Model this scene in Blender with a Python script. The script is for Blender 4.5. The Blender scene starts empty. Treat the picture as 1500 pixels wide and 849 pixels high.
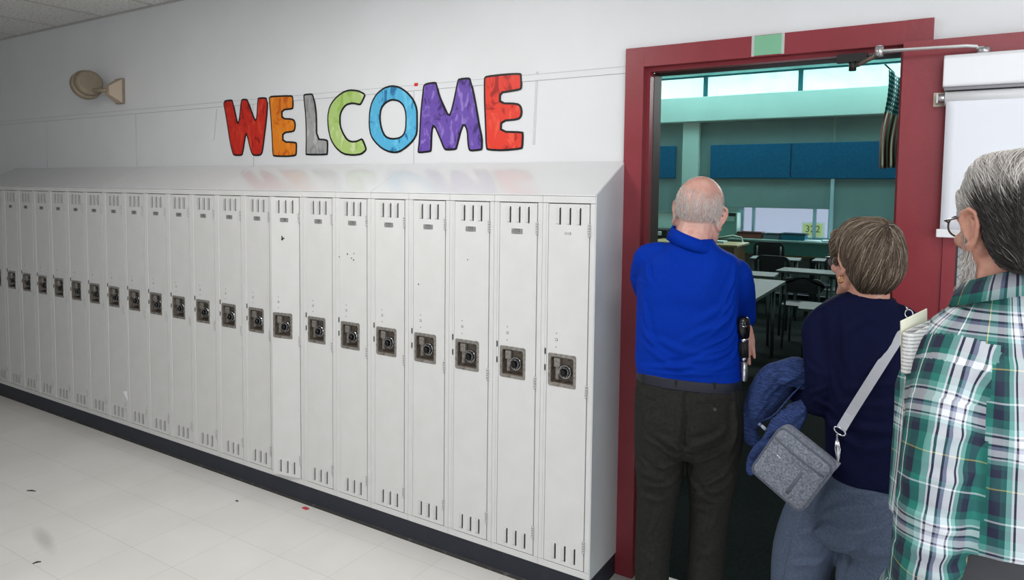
import bpy, bmesh, math, random
import numpy as np
from mathutils import Vector, Matrix, noise as mnoise
from mathutils.geometry import tessellate_polygon
from mathutils.bvhtree import BVHTree

S = bpy.context.scene
COL = S.collection
PI = math.pi

# ------------------------------------------------------------------ camera, light, exposure
CAM = Vector((1.1113, -2.4026, 1.6216))
YAW, PITCH, ROLL, FOC, SHIFT = 0.5526, -0.061, 0.0117, 1016.65, -85.8
fw = Vector((-math.sin(YAW) * math.cos(PITCH), math.cos(YAW) * math.cos(PITCH), math.sin(PITCH)))
_r = Vector((math.cos(YAW), math.sin(YAW), 0)); _u = _r.cross(fw)
rt = _r * math.cos(ROLL) + _u * math.sin(ROLL); up = -_r * math.sin(ROLL) + _u * math.cos(ROLL)
cd = bpy.data.cameras.new('camera'); cam = bpy.data.objects.new('camera', cd); COL.objects.link(cam)
cd.sensor_width = 36; cd.lens = FOC / 1500 * 36; cd.shift_y = SHIFT / 1500; cd.clip_start = .05
cam.matrix_world = Matrix(((rt.x, up.x, -fw.x, CAM.x), (rt.y, up.y, -fw.y, CAM.y), (rt.z, up.z, -fw.z, CAM.z), (0, 0, 0, 1)))
S.camera = cam

vs = S.view_settings
vs.view_transform = 'Standard'; vs.look = 'None'; vs.gamma = 1; vs.exposure = 0.0; vs.use_curve_mapping = False

W = bpy.data.worlds.new('daylight'); S.world = W; W.use_nodes = True
W.node_tree.nodes['Background'].inputs['Color'].default_value = (.62, .72, .95, 1)
W.node_tree.nodes['Background'].inputs['Strength'].default_value = .75

def area(name, loc, size, energy, color, look, spread=PI):
    d = bpy.data.lights.new(name, 'AREA'); d.shape = 'RECTANGLE'; d.size, d.size_y = size
    d.energy = energy; d.color = color; d.spread = spread
    o = bpy.data.objects.new(name, d); COL.objects.link(o); o.location = loc
    o.rotation_euler = (Vector(look) - Vector(loc)).to_track_quat('-Z', 'Y').to_euler()
    return o
# unseen lamps added to light the hall: behind the camera, right end, ceiling
area('added_rear_lamp', (2.75, -3.93, 1.55), (2.6, 2.1), 60, (.94, .975, 1), (0.5, 0, 1.4))  # added in the rear wall gap, shifted right to brighten the locker end
area('added_right_end_lamp', (4.44, -1.9, 1.4), (1.5, 2.1), 44, (.93, .97, 1), (0, -.6, 1.2))  # added by the closed right wall to light the locker end panel
area('unseen_hall_lamp', (-2.75, -1.35, 2.73), (.55, 1.1), 7, (1, .985, .955), (-2.75, -1.35, 0))  # added overhead to lift the left lockers, no housing built
area('unseen_hall_lamp', (-1.0, -1.35, 2.73), (.55, 1.1), 37, (1, .985, .96), (-1.0, -1.35, 0))
area('unseen_hall_lamp', (1.45, -1.6, 2.73), (.55, 1.1), 17, (1, .985, .96), (1.45, -1.6, 0))
# classroom daylight: high clerestory and the lower windows
area('clerestory_daylight', (-.9, 8.72, 3.45), (6, .5), 300, (.94, 1, .99), (-.9, 3, 2.4))
area('window_daylight', (-.6, 9.2, 1.2), (2.0, .35), 8, (.8, .93, 1), (-.6, 4, .9))

def at(px, py, Y):
    """the point of the vertical plane y = Y that the photograph shows at (px, py)"""
    d = fw + rt * ((px - 750) / FOC) - up * ((py - 424.5 - SHIFT) / FOC)
    return CAM + d * ((Y - CAM.y) / d.y)
def at_z(px, py, Z):
    d = fw + rt * ((px - 750) / FOC) - up * ((py - 424.5 - SHIFT) / FOC)
    return CAM + d * ((Z - CAM.z) / d.z)
def ray(px, py):
    return fw + rt * ((px - 750) / FOC) - up * ((py - 424.5 - SHIFT) / FOC)

# ------------------------------------------------------------------ helpers: materials
def lin(c):
    return tuple(((v / 255) / 12.92 if v / 255 <= .04045 else ((v / 255 + .055) / 1.055) ** 2.4) for v in c) + (1,)

def mat(name, rgb, rough=.5, metal=0, spec=.5, noise=None, bump=None, emit=None, coat=0, sss=0):
    """rgb in sRGB bytes; noise=(scale, rgb2, low, high[, detail]) mottles the colour; bump=(scale, strength)"""
    m = bpy.data.materials.new(name); m.use_nodes = True
    nt = m.node_tree; b = nt.nodes['Principled BSDF']
    b.inputs['Base Color'].default_value = lin(rgb); b.inputs['Roughness'].default_value = rough
    b.inputs['Metallic'].default_value = metal; b.inputs['Specular IOR Level'].default_value = spec
    b.inputs['Coat Weight'].default_value = coat
    if sss:
        b.inputs['Subsurface Weight'].default_value = sss; b.inputs['Subsurface Radius'].default_value = (.012, .005, .003)
        b.inputs['Subsurface Scale'].default_value = 1
    if emit:
        b.inputs['Emission Color'].default_value = lin(emit[0]); b.inputs['Emission Strength'].default_value = emit[1]
    tc = nt.nodes.new('ShaderNodeTexCoord')
    if noise:
        n = nt.nodes.new('ShaderNodeTexNoise'); n.inputs['Scale'].default_value = noise[0]
        n.inputs['Detail'].default_value = noise[4] if len(noise) > 4 else 5
        nt.links.new(tc.outputs['Object'], n.inputs['Vector'])
        r = nt.nodes.new('ShaderNodeValToRGB'); e = r.color_ramp.elements
        e[0].position, e[1].position = noise[2], noise[3]; e[0].color = lin(rgb); e[1].color = lin(noise[1])
        nt.links.new(n.outputs['Fac'], r.inputs['Fac']); nt.links.new(r.outputs['Color'], b.inputs['Base Color'])
    if bump:
        n = nt.nodes.new('ShaderNodeTexNoise'); n.inputs['Scale'].default_value = bump[0]; n.inputs['Detail'].default_value = 4
        nt.links.new(tc.outputs['Object'], n.inputs['Vector'])
        bp = nt.nodes.new('ShaderNodeBump'); bp.inputs['Strength'].default_value = bump[1]; bp.inputs['Distance'].default_value = .01
        nt.links.new(n.outputs['Fac'], bp.inputs['Height']); nt.links.new(bp.outputs['Normal'], b.inputs['Normal'])
    return m

def nodes_of(m):
    return m.node_tree.nodes, m.node_tree.links, m.node_tree.nodes['Principled BSDF']

# ------------------------------------------------------------------ helpers: meshes
def tag(o, label=None, cat=None, group=None, kind=None):
    if label: o['label'] = label
    if cat: o['category'] = cat
    if group: o['group'] = group
    if kind: o['kind'] = kind
    return o

def empty(name, loc=(0, 0, 0), rz=0):
    o = bpy.data.objects.new(name, None); COL.objects.link(o); o.location = loc; o.rotation_euler = (0, 0, rz)
    o.empty_display_size = .1
    return o

def link(name, me, parent=None):
    o = bpy.data.objects.new(name, me); COL.objects.link(o)
    if parent: o.parent = parent
    return o

class MB:
    """collects simple shapes into one mesh"""
    def __init__(s): s.v = []; s.f = []; s.m = []; s.sm = []
    def add(s, v, f, m=0, smooth=False):
        k = len(s.v); s.v += [tuple(p) for p in v]
        for q in f: s.f.append(tuple(i + k for i in q)); s.m.append(m); s.sm.append(smooth)
    def box(s, x0, x1, y0, y1, z0, z1, m=0):
        s.add([(x0, y0, z0), (x1, y0, z0), (x1, y1, z0), (x0, y1, z0), (x0, y0, z1), (x1, y0, z1), (x1, y1, z1), (x0, y1, z1)],
              [(0, 3, 2, 1), (4, 5, 6, 7), (0, 1, 5, 4), (1, 2, 6, 5), (2, 3, 7, 6), (3, 0, 4, 7)], m)
    def tube(s, pts, r, n=10, m=0, caps=True, flat=1.0, smooth=True, ref=None):
        """a round (or flattened) bar along pts; r is one radius or a list"""
        pts = [Vector(p) for p in pts]; R = r if isinstance(r, (list, tuple)) else [r] * len(pts)
        k = len(s.v); prev = None
        for i, p in enumerate(pts):
            t = (pts[min(i + 1, len(pts) - 1)] - pts[max(i - 1, 0)]).normalized()
            a = Vector(ref) if ref else (prev if prev else (Vector((0, 0, 1)) if abs(t.z) < .9 else Vector((1, 0, 0))))
            e1 = (a - t * a.dot(t)).normalized(); e2 = t.cross(e1); prev = e1
            for j in range(n):
                w = 2 * PI * j / n
                s.v.append(tuple(p + e1 * math.cos(w) * R[i] + e2 * math.sin(w) * R[i] * flat))
        for i in range(len(pts) - 1):
            for j in range(n):
                a, b = k + i * n + j, k + i * n + (j + 1) % n
                s.f.append((a, b, b + n, a + n)); s.m.append(m); s.sm.append(smooth)
        if caps:
            e = k + (len(pts) - 1) * n
            s.f.append(tuple(k + j for j in reversed(range(n)))); s.f.append(tuple(e + j for j in range(n)))
            s.m += [m, m]; s.sm += [False, False]
    def cyl(s, p0, p1, r0, r1=None, n=20, m=0, smooth=True):
        s.tube([p0, p1], [r0, r0 if r1 is None else r1], n, m, smooth=smooth)
    def prism(s, poly, axis, a, b, m=0):
        """poly (list of 2D) pushed along an axis from a to b; 'x': poly is (y,z); 'y': (x,z); 'z': (x,y)"""
        def P(p, t): return (t, p[0], p[1]) if axis == 'x' else ((p[0], t, p[1]) if axis == 'y' else (p[0], p[1], t))
        n = len(poly); v = [P(p, a) for p in poly] + [P(p, b) for p in poly]
        f = [(i, (i + 1) % n, n + (i + 1) % n, n + i) for i in range(n)]
        t = tessellate_polygon([[Vector((p[0], p[1], 0)) for p in poly]])
        f += [tuple(q) for q in t] + [tuple(n + i for i in reversed(q)) for q in t]
        s.add(v, f, m)
    def holed(s, x0, x1, z0, z1, y0, y1, holes, m=0):
        """an upright panel with rectangular holes (x0,x1,z0,z1), faces at y0 and y1, hole sides closed"""
        xs = sorted({x0, x1, *[h[0] for h in holes], *[h[1] for h in holes]})
        zs = sorted({z0, z1, *[h[2] for h in holes], *[h[3] for h in holes]})
        def inh(x, z): return any(h[0] < x < h[1] and h[2] < z < h[3] for h in holes)
        for a, b in zip(xs, xs[1:]):
            for c, d in zip(zs, zs[1:]):
                if not inh((a + b) / 2, (c + d) / 2):
                    s.add([(a, y0, c), (b, y0, c), (b, y0, d), (a, y0, d)], [(0, 1, 2, 3)], m)
                    s.add([(a, y1, c), (b, y1, c), (b, y1, d), (a, y1, d)], [(3, 2, 1, 0)], m)
        for (a, b, c, d), o in [((x0, x1, z0, z1), 1)] + [(h, 0) for h in holes]:
            q = [(a, c), (b, c), (b, d), (a, d)]
            for i in range(4):
                p, r = q[i], q[(i + 1) % 4]
                f = [(p[0], y0, p[1]), (r[0], y0, r[1]), (r[0], y1, r[1]), (p[0], y1, p[1])]
                s.add(f, [(3, 2, 1, 0)] if o else [(0, 1, 2, 3)], m)
    def fix(s):
        return s
    def build(s, name, mats, parent=None, bevel=0, weld=True, seg=2, loc=None):
        me = bpy.data.meshes.new(name); me.from_pydata(s.v, [], s.f)
        for q in (mats if isinstance(mats, (list, tuple)) else [mats]): me.materials.append(q)
        me.polygons.foreach_set('material_index', s.m); me.polygons.foreach_set('use_smooth', s.sm)
        bm = bmesh.new(); bm.from_mesh(me)
        if weld: bmesh.ops.remove_doubles(bm, verts=bm.verts, dist=1e-5)
        bmesh.ops.recalc_face_normals(bm, faces=bm.faces)
        bm.to_mesh(me); bm.free()
        o = link(name, me, parent)
        if loc: o.location = loc
        if bevel:
            md = o.modifiers.new('bevel', 'BEVEL'); md.width = bevel; md.segments = seg; md.limit_method = 'ANGLE'; md.angle_limit = .6
            md.harden_normals = False
        return o

def kids(o): return [c for c in bpy.data.objects if c.parent == o]
def copy_tree(o, parent=None):
    c = o.copy(); COL.objects.link(c)
    if parent: c.parent = parent
    for ch in TREE.get(o.name, ()): copy_tree(ch, c)
    return c
TREE = {}
def index_tree(root):
    for c in root.children_recursive: TREE.setdefault(c.parent.name, []).append(c)

def text_mesh(body, size, font_extrude=.0006):
    cu = bpy.data.curves.new('text', 'FONT'); cu.body = body; cu.size = size; cu.extrude = font_extrude
    cu.align_x = 'CENTER'; cu.align_y = 'CENTER'; cu.resolution_u = 3
    t = bpy.data.objects.new('text', cu); COL.objects.link(t)
    dg = bpy.context.evaluated_depsgraph_get(); me = bpy.data.meshes.new_from_object(t.evaluated_get(dg))
    bpy.data.objects.remove(t); bpy.data.curves.remove(cu)
    return me

def smooth_loop(p, n=1):
    for _ in range(n):
        q = []
        for i in range(len(p)):
            a, b = p[i], p[(i + 1) % len(p)]
            q += [(a[0] * .78 + b[0] * .22, a[1] * .78 + b[1] * .22), (a[0] * .22 + b[0] * .78, a[1] * .22 + b[1] * .78)]
        p = q
    return p
def area2(p): return sum(p[i][0] * p[(i + 1) % len(p)][1] - p[(i + 1) % len(p)][0] * p[i][1] for i in range(len(p)))
def inset(p, d):
    """moves a closed outline inwards (counter-clockwise outline) by d"""
    q = []; n = len(p)
    for i in range(n):
        a, b, c = Vector(p[i - 1]), Vector(p[i]), Vector(p[(i + 1) % n])
        e, f = (b - a).normalized(), (c - b).normalized()
        n1, n2 = Vector((-e.y, e.x)), Vector((-f.y, f.x)); m = n1 + n2
        if m.length < .3: m = n1
        m.normalize(); k = max(.55, m.dot(n1)); b2 = b + m * d / k
        q.append((b2.x, b2.y))
    return q

# ------------------------------------------------------------------ materials of the place
M = {}
M['wall'] = mat('white_wall_paint', (226, 227, 229), .45, noise=(3, (221, 222, 223), .3, .7), bump=(35, .04))
M['strip'] = mat('white_wall_strip', (222, 223, 225), .45)
M['seam'] = mat('wall_seam', (168, 168, 170), .6)
M['locker'] = mat('locker_paint', (218, 218, 217), .32, noise=(9, (212, 212, 210), .35, .75))
M['locker_slope'] = mat('glossy_slope_paint', (214, 215, 216), .17, noise=(5, (211, 212, 212), .35, .75), bump=(4, .05))
M['steel'] = mat('worn_steel', (168, 165, 160), .36, .6, noise=(60, (118, 110, 100), .4, .75))
M['steel_dark'] = mat('brownish_steel', (112, 104, 95), .4, .5, noise=(70, (78, 67, 56), .4, .7))  # darker, browner version of the steel, for recesses and the closer arm
M['dial'] = mat('black_dial', (14, 14, 15), .25)
M['white'] = mat('white_marks', (225, 225, 225), .5)
M['chrome'] = mat('chrome', (205, 206, 208), .15, 1)
M['plinth'] = mat('navy_plinth', (26, 31, 44), .5, noise=(14, (38, 43, 56), .55, .8))
M['plinth_foot'] = mat('mottled_grey_edge', (46, 45, 44), .8, noise=(25, (90, 88, 84), .55, .75))  # mottled dark grey strip along the plinth foot
M['black'] = mat('black', (12, 12, 13), .5)
M['maroon'] = mat('maroon_paint', (140, 52, 60), .35, spec=.45, noise=(6, (132, 48, 55), .35, .7), bump=(60, .05))
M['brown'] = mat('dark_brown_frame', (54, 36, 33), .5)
M['alu'] = mat('brushed_aluminium', (190, 190, 190), .3, .9)
M['ivory'] = mat('cream_bracket', (205, 195, 178), .5)
M['offwhite'] = mat('white_enamel', (232, 233, 236), .3)
M['paper'] = mat('white_shade', (226, 229, 236), .55, bump=(7, .12))

# ------------------------------------------------------------------ hall shell
D = .281; LW = .229; H0 = .094; HL = 1.597; HS = 1.741
m = mat('hall_floor_tile', (222, 220, 216), .22, bump=(3, .02)); M['floor'] = m
N, Lk, B = nodes_of(m)
tc = N.new('ShaderNodeTexCoord')
br = N.new('ShaderNodeTexBrick'); br.offset = 0; br.inputs['Scale'].default_value = 1
br.inputs['Brick Width'].default_value = .305; br.inputs['Row Height'].default_value = .305; br.inputs['Mortar Size'].default_value = .0012
br.inputs['Color1'].default_value = lin((224, 222, 219)); br.inputs['Color2'].default_value = lin((222, 220, 216)); br.inputs['Mortar'].default_value = lin((200, 197, 192))
mp = N.new('ShaderNodeMapping'); mp.inputs['Rotation'].default_value = (0, 0, 0); mp.inputs['Location'].default_value = (.08, .11, 0)
Lk.new(tc.outputs['Object'], mp.inputs['Vector']); Lk.new(mp.outputs['Vector'], br.inputs['Vector'])
nz = N.new('ShaderNodeTexNoise'); nz.inputs['Scale'].default_value = 2.2; nz.inputs['Detail'].default_value = 8
Lk.new(tc.outputs['Object'], nz.inputs['Vector'])
rp = N.new('ShaderNodeValToRGB'); rp.color_ramp.elements[0].position = .35; rp.color_ramp.elements[1].position = .7
rp.color_ramp.elements[0].color = (.86, .855, .84, 1); rp.color_ramp.elements[1].color = (1, 1, 1, 1)
Lk.new(nz.outputs['Fac'], rp.inputs['Fac'])
mx = N.new('ShaderNodeMix'); mx.data_type = 'RGBA'; mx.blend_type = 'MULTIPLY'; mx.inputs['Factor'].default_value = .6
Lk.new(br.outputs['Color'], mx.inputs['A']); Lk.new(rp.outputs['Color'], mx.inputs['B']); pa, pb = at_z(52, 770, 0), at_z(77, 809, 0); p = (pa + pb) / 2; dv = pb - pa      # one grey scuff on the tiles
sm = N.new('ShaderNodeMapping'); sm.vector_type = 'TEXTURE'; sm.inputs['Location'].default_value = (p.x, p.y, 0); sm.inputs['Rotation'].default_value = (0, 0, math.atan2(dv.y, dv.x)); sm.inputs['Scale'].default_value = (dv.length * .5, .036, 1)
ln = N.new('ShaderNodeVectorMath'); ln.operation = 'LENGTH'; nb = N.new('ShaderNodeMath'); nb.operation = 'MULTIPLY_ADD'; nb.inputs[1].default_value = 1.2
sr = N.new('ShaderNodeMapRange'); sr.inputs['From Min'].default_value = 1.7; sr.inputs['From Max'].default_value = .9; sr.inputs['To Max'].default_value = .30
s2 = N.new('ShaderNodeMix'); s2.data_type = 'RGBA'; s2.inputs['B'].default_value = lin((96, 94, 92))
Lk.new(tc.outputs['Object'], sm.inputs['Vector']); Lk.new(sm.outputs['Vector'], ln.inputs[0]); Lk.new(nz.outputs['Fac'], nb.inputs[0]); Lk.new(ln.outputs['Value'], nb.inputs[2])
Lk.new(nb.outputs[0], sr.inputs['Value']); Lk.new(sr.outputs['Result'], s2.inputs['Factor']); Lk.new(mx.outputs['Result'], s2.inputs['A']); Lk.new(s2.outputs['Result'], B.inputs['Base Color'])

b = MB(); b.box(-8, 4.5, -4, .36, -.05, 0); tag(b.build('floor', M['floor']), kind='structure')

# locker-side wall with the doorway
b = MB(); y0, y1 = D, D + .15
b.box(-8, .04, y0, y1, 0, 3.75); b.box(1.03, 4.5, y0, y1, 0, 3.75); b.box(.04, 1.03, y0, y1, 2.155, 3.75)
tag(b.build('wall_back', M['wall']), kind='structure')
b = MB()                                            # panel joints of the wall
b.box(-8, 0, D - .003, D, 2.099, 2.125)
o = b.build('trim_1', M['strip'], bevel=.001); tag(o, kind='structure')
b = MB()
for z in (2.0985, 2.1255): b.box(-8, 0, D - .0016, D, z - .0012, z + .0012)
for k in range(7):
    x = .09 - 1.21 * k - 1.21
    b.box(x - .0012, x + .0012, D - .0012, D, HS, 2.099)
tag(b.build('trim_2', M['seam']), kind='structure')

# the rest of the hall (outside the picture, it carries the light)
b = MB(); b.box(-8.1, -8, -4, .43, 0, 2.78); tag(b.build('wall_left', M['wall']), kind='structure')
b = MB(); b.box(4.5, 4.6, -4, .43, 0, 2.78); tag(b.build('wall_right', M['wall']), kind='structure')
b = MB(); b.box(-8, 1.4, -4.1, -4, 0, 2.78); b.box(4.1, 4.5, -4.1, -4, 0, 2.78); b.box(1.4, 4.1, -4.1, -4, 2.62, 2.78); b.box(1.4, 4.1, -4.1, -4, 0, .45)  # gap in the unseen wall, moved to suit the added rear lamp
tag(b.build('wall_front', M['wall']), kind='structure')

m = mat('acoustic_tile', (206, 206, 204), .85); M['tile'] = m
N, Lk, B = nodes_of(m); tc = N.new('ShaderNodeTexCoord')
v1 = N.new('ShaderNodeTexVoronoi'); v1.inputs['Scale'].default_value = 90
n1 = N.new('ShaderNodeTexNoise'); n1.inputs['Scale'].default_value = 60; n1.inputs['Detail'].default_value = 6
Lk.new(tc.outputs['Object'], v1.inputs['Vector']); Lk.new(tc.outputs['Object'], n1.inputs['Vector'])
rp = N.new('ShaderNodeValToRGB'); rp.color_ramp.elements[0].position = .36; rp.color_ramp.elements[1].position = .5
rp.color_ramp.elements[0].color = lin((186, 184, 180)); rp.color_ramp.elements[1].color = lin((218, 218, 216))
Lk.new(n1.outputs['Fac'], rp.inputs['Fac']); Lk.new(rp.outputs['Color'], B.inputs['Base Color'])
b = MB(); b.box(-8, 4.5, -4, D, 2.785, 2.83)
c0 = b.build('ceiling', M['tile']); tag(c0, kind='structure')
b = MB()
for k in range(21):
    x = -3.275 - .612 * (k - 13) 
    if -8 < x < 4.5: b.box(x - .012, x + .012, -4, D, 2.779, 2.786)
for y in (-.95, -2.17, -3.39): b.box(-8, 4.5, y - .012, y + .012, 2.7785, 2.786)
b.box(-8, 4.5, D - .02, D, 2.778, 2.785)
tag(b.build('trim_3', mat('ceiling_grid', (176, 174, 170), .5)), kind='structure')

# ------------------------------------------------------------------ lockers
NL = 23
NUM = lambda i: str(1115 - i)
PX0, PX1, PZ0, PZ1 = -.0855, .0905, .030, 1.472         # door opening (from the locker's middle, above its base)
def make_locker_body():
    b = MB(); w = LW / 2 - .0006; T = HL - H0
    b.box(-w, w, .001, .02, PZ1 + .0038, T - .001)                       # top rail
    b.box(-w, w, .001, .02, .0, PZ0 - .0036)                             # bottom rail
    b.box(-w, PX0 - .0125, .001, .02, PZ0 - .0022, PZ1 + .0022)          # hinge and latch stiles, folded in two steps
    b.box(-w + .014, PX0 - .0036, .003, .02, PZ0 - .0022, PZ1 + .0022)
    b.box(PX1 + .0030, w, .001, .02, PZ0 - .0022, PZ1 + .0022)
    b.box(-w, -w + .001, .02, D - .002, 0, T - .001); b.box(w - .001, w, .02, D - .002, 0, T - .001)
    b.box(-w, w, D - .004, D - .002, 0, T - .001); b.box(-w, w, .02, D - .004, 0, .002); b.box(-w, w, .02, D - .004, T - .003, T - .001)
    b.box(-w, w, .02, D - .004, T - .28, T - .278)                       # hat shelf
    return b
LX = (-.0385, .0055, .0485)
def make_door():
    """door leaf; local origin on its hinge line (x = PX1), so x runs from PX0-PX1 to 0"""
    b = MB(); s = -PX1
    holes = []
    for z0, z1 in ((1.391, 1.457), (.046, .110)):
        for x in LX: holes.append((x + s, x + s + .0065, z0, z1))
    holes.append((-.066 + s, .031 + s, .764, .866))
    b.holed(PX0 + s, -.001, PZ0, PZ1, .0, .0016, holes)
    b.box(PX0 + s, PX0 + s + .0015, .0016, .022, PZ0, PZ1); b.box(-.0025, -.001, .0016, .018, PZ0, PZ1)
    b.box(PX0 + s, -.001, .0016, .018, PZ0, PZ0 + .0015); b.box(PX0 + s, -.001, .0016, .018, PZ1 - .0015, PZ1)
    for z0, z1 in ((1.391, 1.457), (.046, .110)):                        # louvre hoods pressed outwards, open on their right
        for x in LX:
            a, c = x + s - .016, x + s
            b.add([(a, 0, z0 + .003), (a, 0, z1 - .003), (c, -.0042, z1 - .006), (c, -.0042, z0 + .006), (c, 0, z1), (c, 0, z0), (a+.004, 0, z1), (a+.004, 0, z0)],
                  [(0, 3, 2, 1), (1, 2, 4, 6), (0, 7, 5, 3)], 0)
    for z, r in ((.961, .0022), (.936, .0062), (.906, .0022)):            # drilled lock holes
        b.cyl((-.044 + s, -.0006, z), (-.044 + s, .001, z), r, n=14, m=1)
        if r > .003: b.cyl((-.0445 + s, -.0012, z), (-.0445 + s, .0, z + .0002), r * .72, n=14, m=0)
    return b
def ring_quad(b, o, i, y0, y1, m=0):
    """sloping band between the rectangles o at depth y0 and i at depth y1"""
    P = lambda r, y: [(r[0], y, r[2]), (r[1], y, r[2]), (r[1], y, r[3]), (r[0], y, r[3])]
    v = P(o, y0) + P(i, y1)
    b.add(v, [(k, (k + 1) % 4, 4 + (k + 1) % 4, 4 + k) for k in range(4)], m)
def rrect(x0, x1, z0, z1, r, n=4):
    p = []
    for cx, cz, a in ((x1 - r, z1 - r, 0), (x0 + r, z1 - r, 90), (x0 + r, z0 + r, 180), (x1 - r, z0 + r, 270)):
        for k in range(n + 1):
            t = math.radians(a + 90 * k / n); p.append((cx + r * math.cos(t), cz + r * math.sin(t)))
    return p
def loops(b, rings, m=0, close=False, smooth=False):
    """rings: list of (2D outline in x,z ; y) joined in order; close fills the last one"""
    k = len(b.v); n = len(rings[0][0])
    for p, y in rings: b.v += [(q[0], y, q[1]) for q in p]
    for i in range(len(rings) - 1):
        for j in range(n):
            a, c = k + i * n + j, k + i * n + (j + 1) % n
            b.f.append((a, c, c + n, a + n)); b.m.append(m); b.sm.append(smooth)
    if close:
        e = k + (len(rings) - 1) * n; b.f.append(tuple(e + j for j in range(n))); b.m.append(m); b.sm.append(False)
def make_handle_plate():
    b = MB(); s = -PX1
    x0, x1, z0, z1 = -.0795 + s, .0445 + s, .749, .881
    i0, i1, j0, j1 = x0 + .014, x1 - .014, z0 + .016, z1 - .016
    R = rrect
    loops(b, [(R(x0, x1, z0, z1, .008), .0), (R(x0 + .001, x1 - .001, z0 + .001, z1 - .001, .008), -.0018), (R(i0 - .003, i1 + .003, j0 - .003, j1 + .003, .007), -.0022)])
    loops(b, [(R(i0 - .003, i1 + .003, j0 - .003, j1 + .003, .007), -.0022), (R(i0, i1, j0, j1, .006), -.0005), (R(i0 + .005, i1 - .003, j0 + .004, j1 - .003, .006), .021)], m=1)
    loops(b, [(R(i0 + .005, i1 - .003, j0 + .004, j1 - .003, .006), .021), (R(i0 + .02, i1 - .02, j0 + .02, j1 - .02, .006), .0215)], m=1, close=True)
    for x in (x0 + .018, x1 - .018):
        for z in (z0 + .007, z1 - .007): b.cyl((x, -.003, z), (x, -.0015, z), .0028, n=10, m=2)
    return b
def make_latch():
    b = MB(); s = -PX1
    b.box(-.056 + s, -.030 + s, .004, .018, .826, .862); b.box(-.050 + s, -.036 + s, .008, .021, .775, .826)
    return b
def make_dial():
    b = MB(); s = -PX1; cx, cz = -.009 + s, .809
    b.cyl((cx, .0212, cz), (cx, .008, cz), .0275, .0265, 28, m=2)
    b.cyl((cx, .008, cz), (cx, .000, cz), .0235, .021, 28, m=0)
    b.cyl((cx, .000, cz), (cx, -.011, cz), .0115, .0095, 14, m=0)
    for k in range(20):
        a = 2 * PI * k / 20; c, d = math.cos(a), math.sin(a); r0, r1 = (.0155 if k % 5 == 0 else .0178), .0205
        t = Vector((-d, 0, c)) * .0006
        p = [Vector((cx + c * r0, -.0002, cz + d * r0)), Vector((cx + c * r1, -.0001, cz + d * r1))]
        b.add([p[0] - t, p[1] - t, p[1] + t, p[0] + t], [(0, 1, 2, 3)], 1)
    return b
def make_hinge(z):
    b = MB()
    for k in range(5): b.cyl((0, -.0022, z + k * .0102), (0, -.0022, z + k * .0102 + .0086), .0050, n=10)
    b.box(-.006, .0045, .0004, .0012, z + .002, z + .048)
    return b
def make_plate():
    b = MB(); s = -PX1; x, z = -.003 + s, 1.357
    b.prism(rrect(x - .026, x + .026, z - .0105, z + .0105, .002), 'y', -.0012, .0005)
    b.box(x - .015, x + .015, -.002, -.001, z + .0075, z + .0095, 1); b.box(x - .015, x + .013, -.0018, -.001, z - .0095, z - .0082, 1)
    for q in (-.021, .021): b.cyl((x + q, -.0022, z), (x + q, -.001, z), .0022, n=10, m=2)
    return b
M['plate'] = mat('zinc_number_plate', (150, 151, 150), .45, .15)
M['plate_dark'] = mat('plate_slot', (58, 58, 58), .6)
M['hinge'] = mat('painted_hinge', (190, 190, 188), .4)
M['hole'] = mat('bare_hole', (88, 86, 82), .6)

proto = {}
body0 = make_locker_body(); door0 = make_door()
ORD = ['first', 'second', 'third', 'fourth', 'fifth', 'sixth', 'seventh', 'eighth', 'ninth', 'tenth', 'eleventh', 'twelfth', 'thirteenth', 'fourteenth',
       'fifteenth', 'sixteenth', 'seventeenth', 'eighteenth', 'nineteenth', 'twentieth', 'twenty-first', 'twenty-second', 'twenty-third']
lockers = []
root = empty('locker', (-LW / 2, 0, H0))
body0.build('body', M['locker'], root, bevel=.0008, seg=1)
door = door0.build('door', [M['locker'], M['hole']], root, loc=(PX1, 0.0005, 0))
make_handle_plate().build('handle_plate', [M['steel'], M['steel_dark'], M['chrome']], door)
make_latch().build('latch', M['steel'], door, bevel=.001)
make_dial().build('combination_dial', [M['dial'], M['white'], M['chrome']], door)
for z in (1.348, .7235, .104): make_hinge(z).build('hinge', M['hinge'], door)
for q in (.872, .806):
    b = MB(); b.box(PX0 - .0105, PX0 - .0070, .0, .004, q, q + .024); b.build('strike', M['black'], root)
plate0 = make_plate().build('number_plate', [M['plate'], M['plate_dark'], M['steel']], door)
plate_me = plate0.data.copy()
index_tree(root)
lockers.append(root)
for i in range(1, NL):
    r = copy_tree(root); r.location = (-LW * (i + .5), 0, H0); lockers.append(r)
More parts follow.
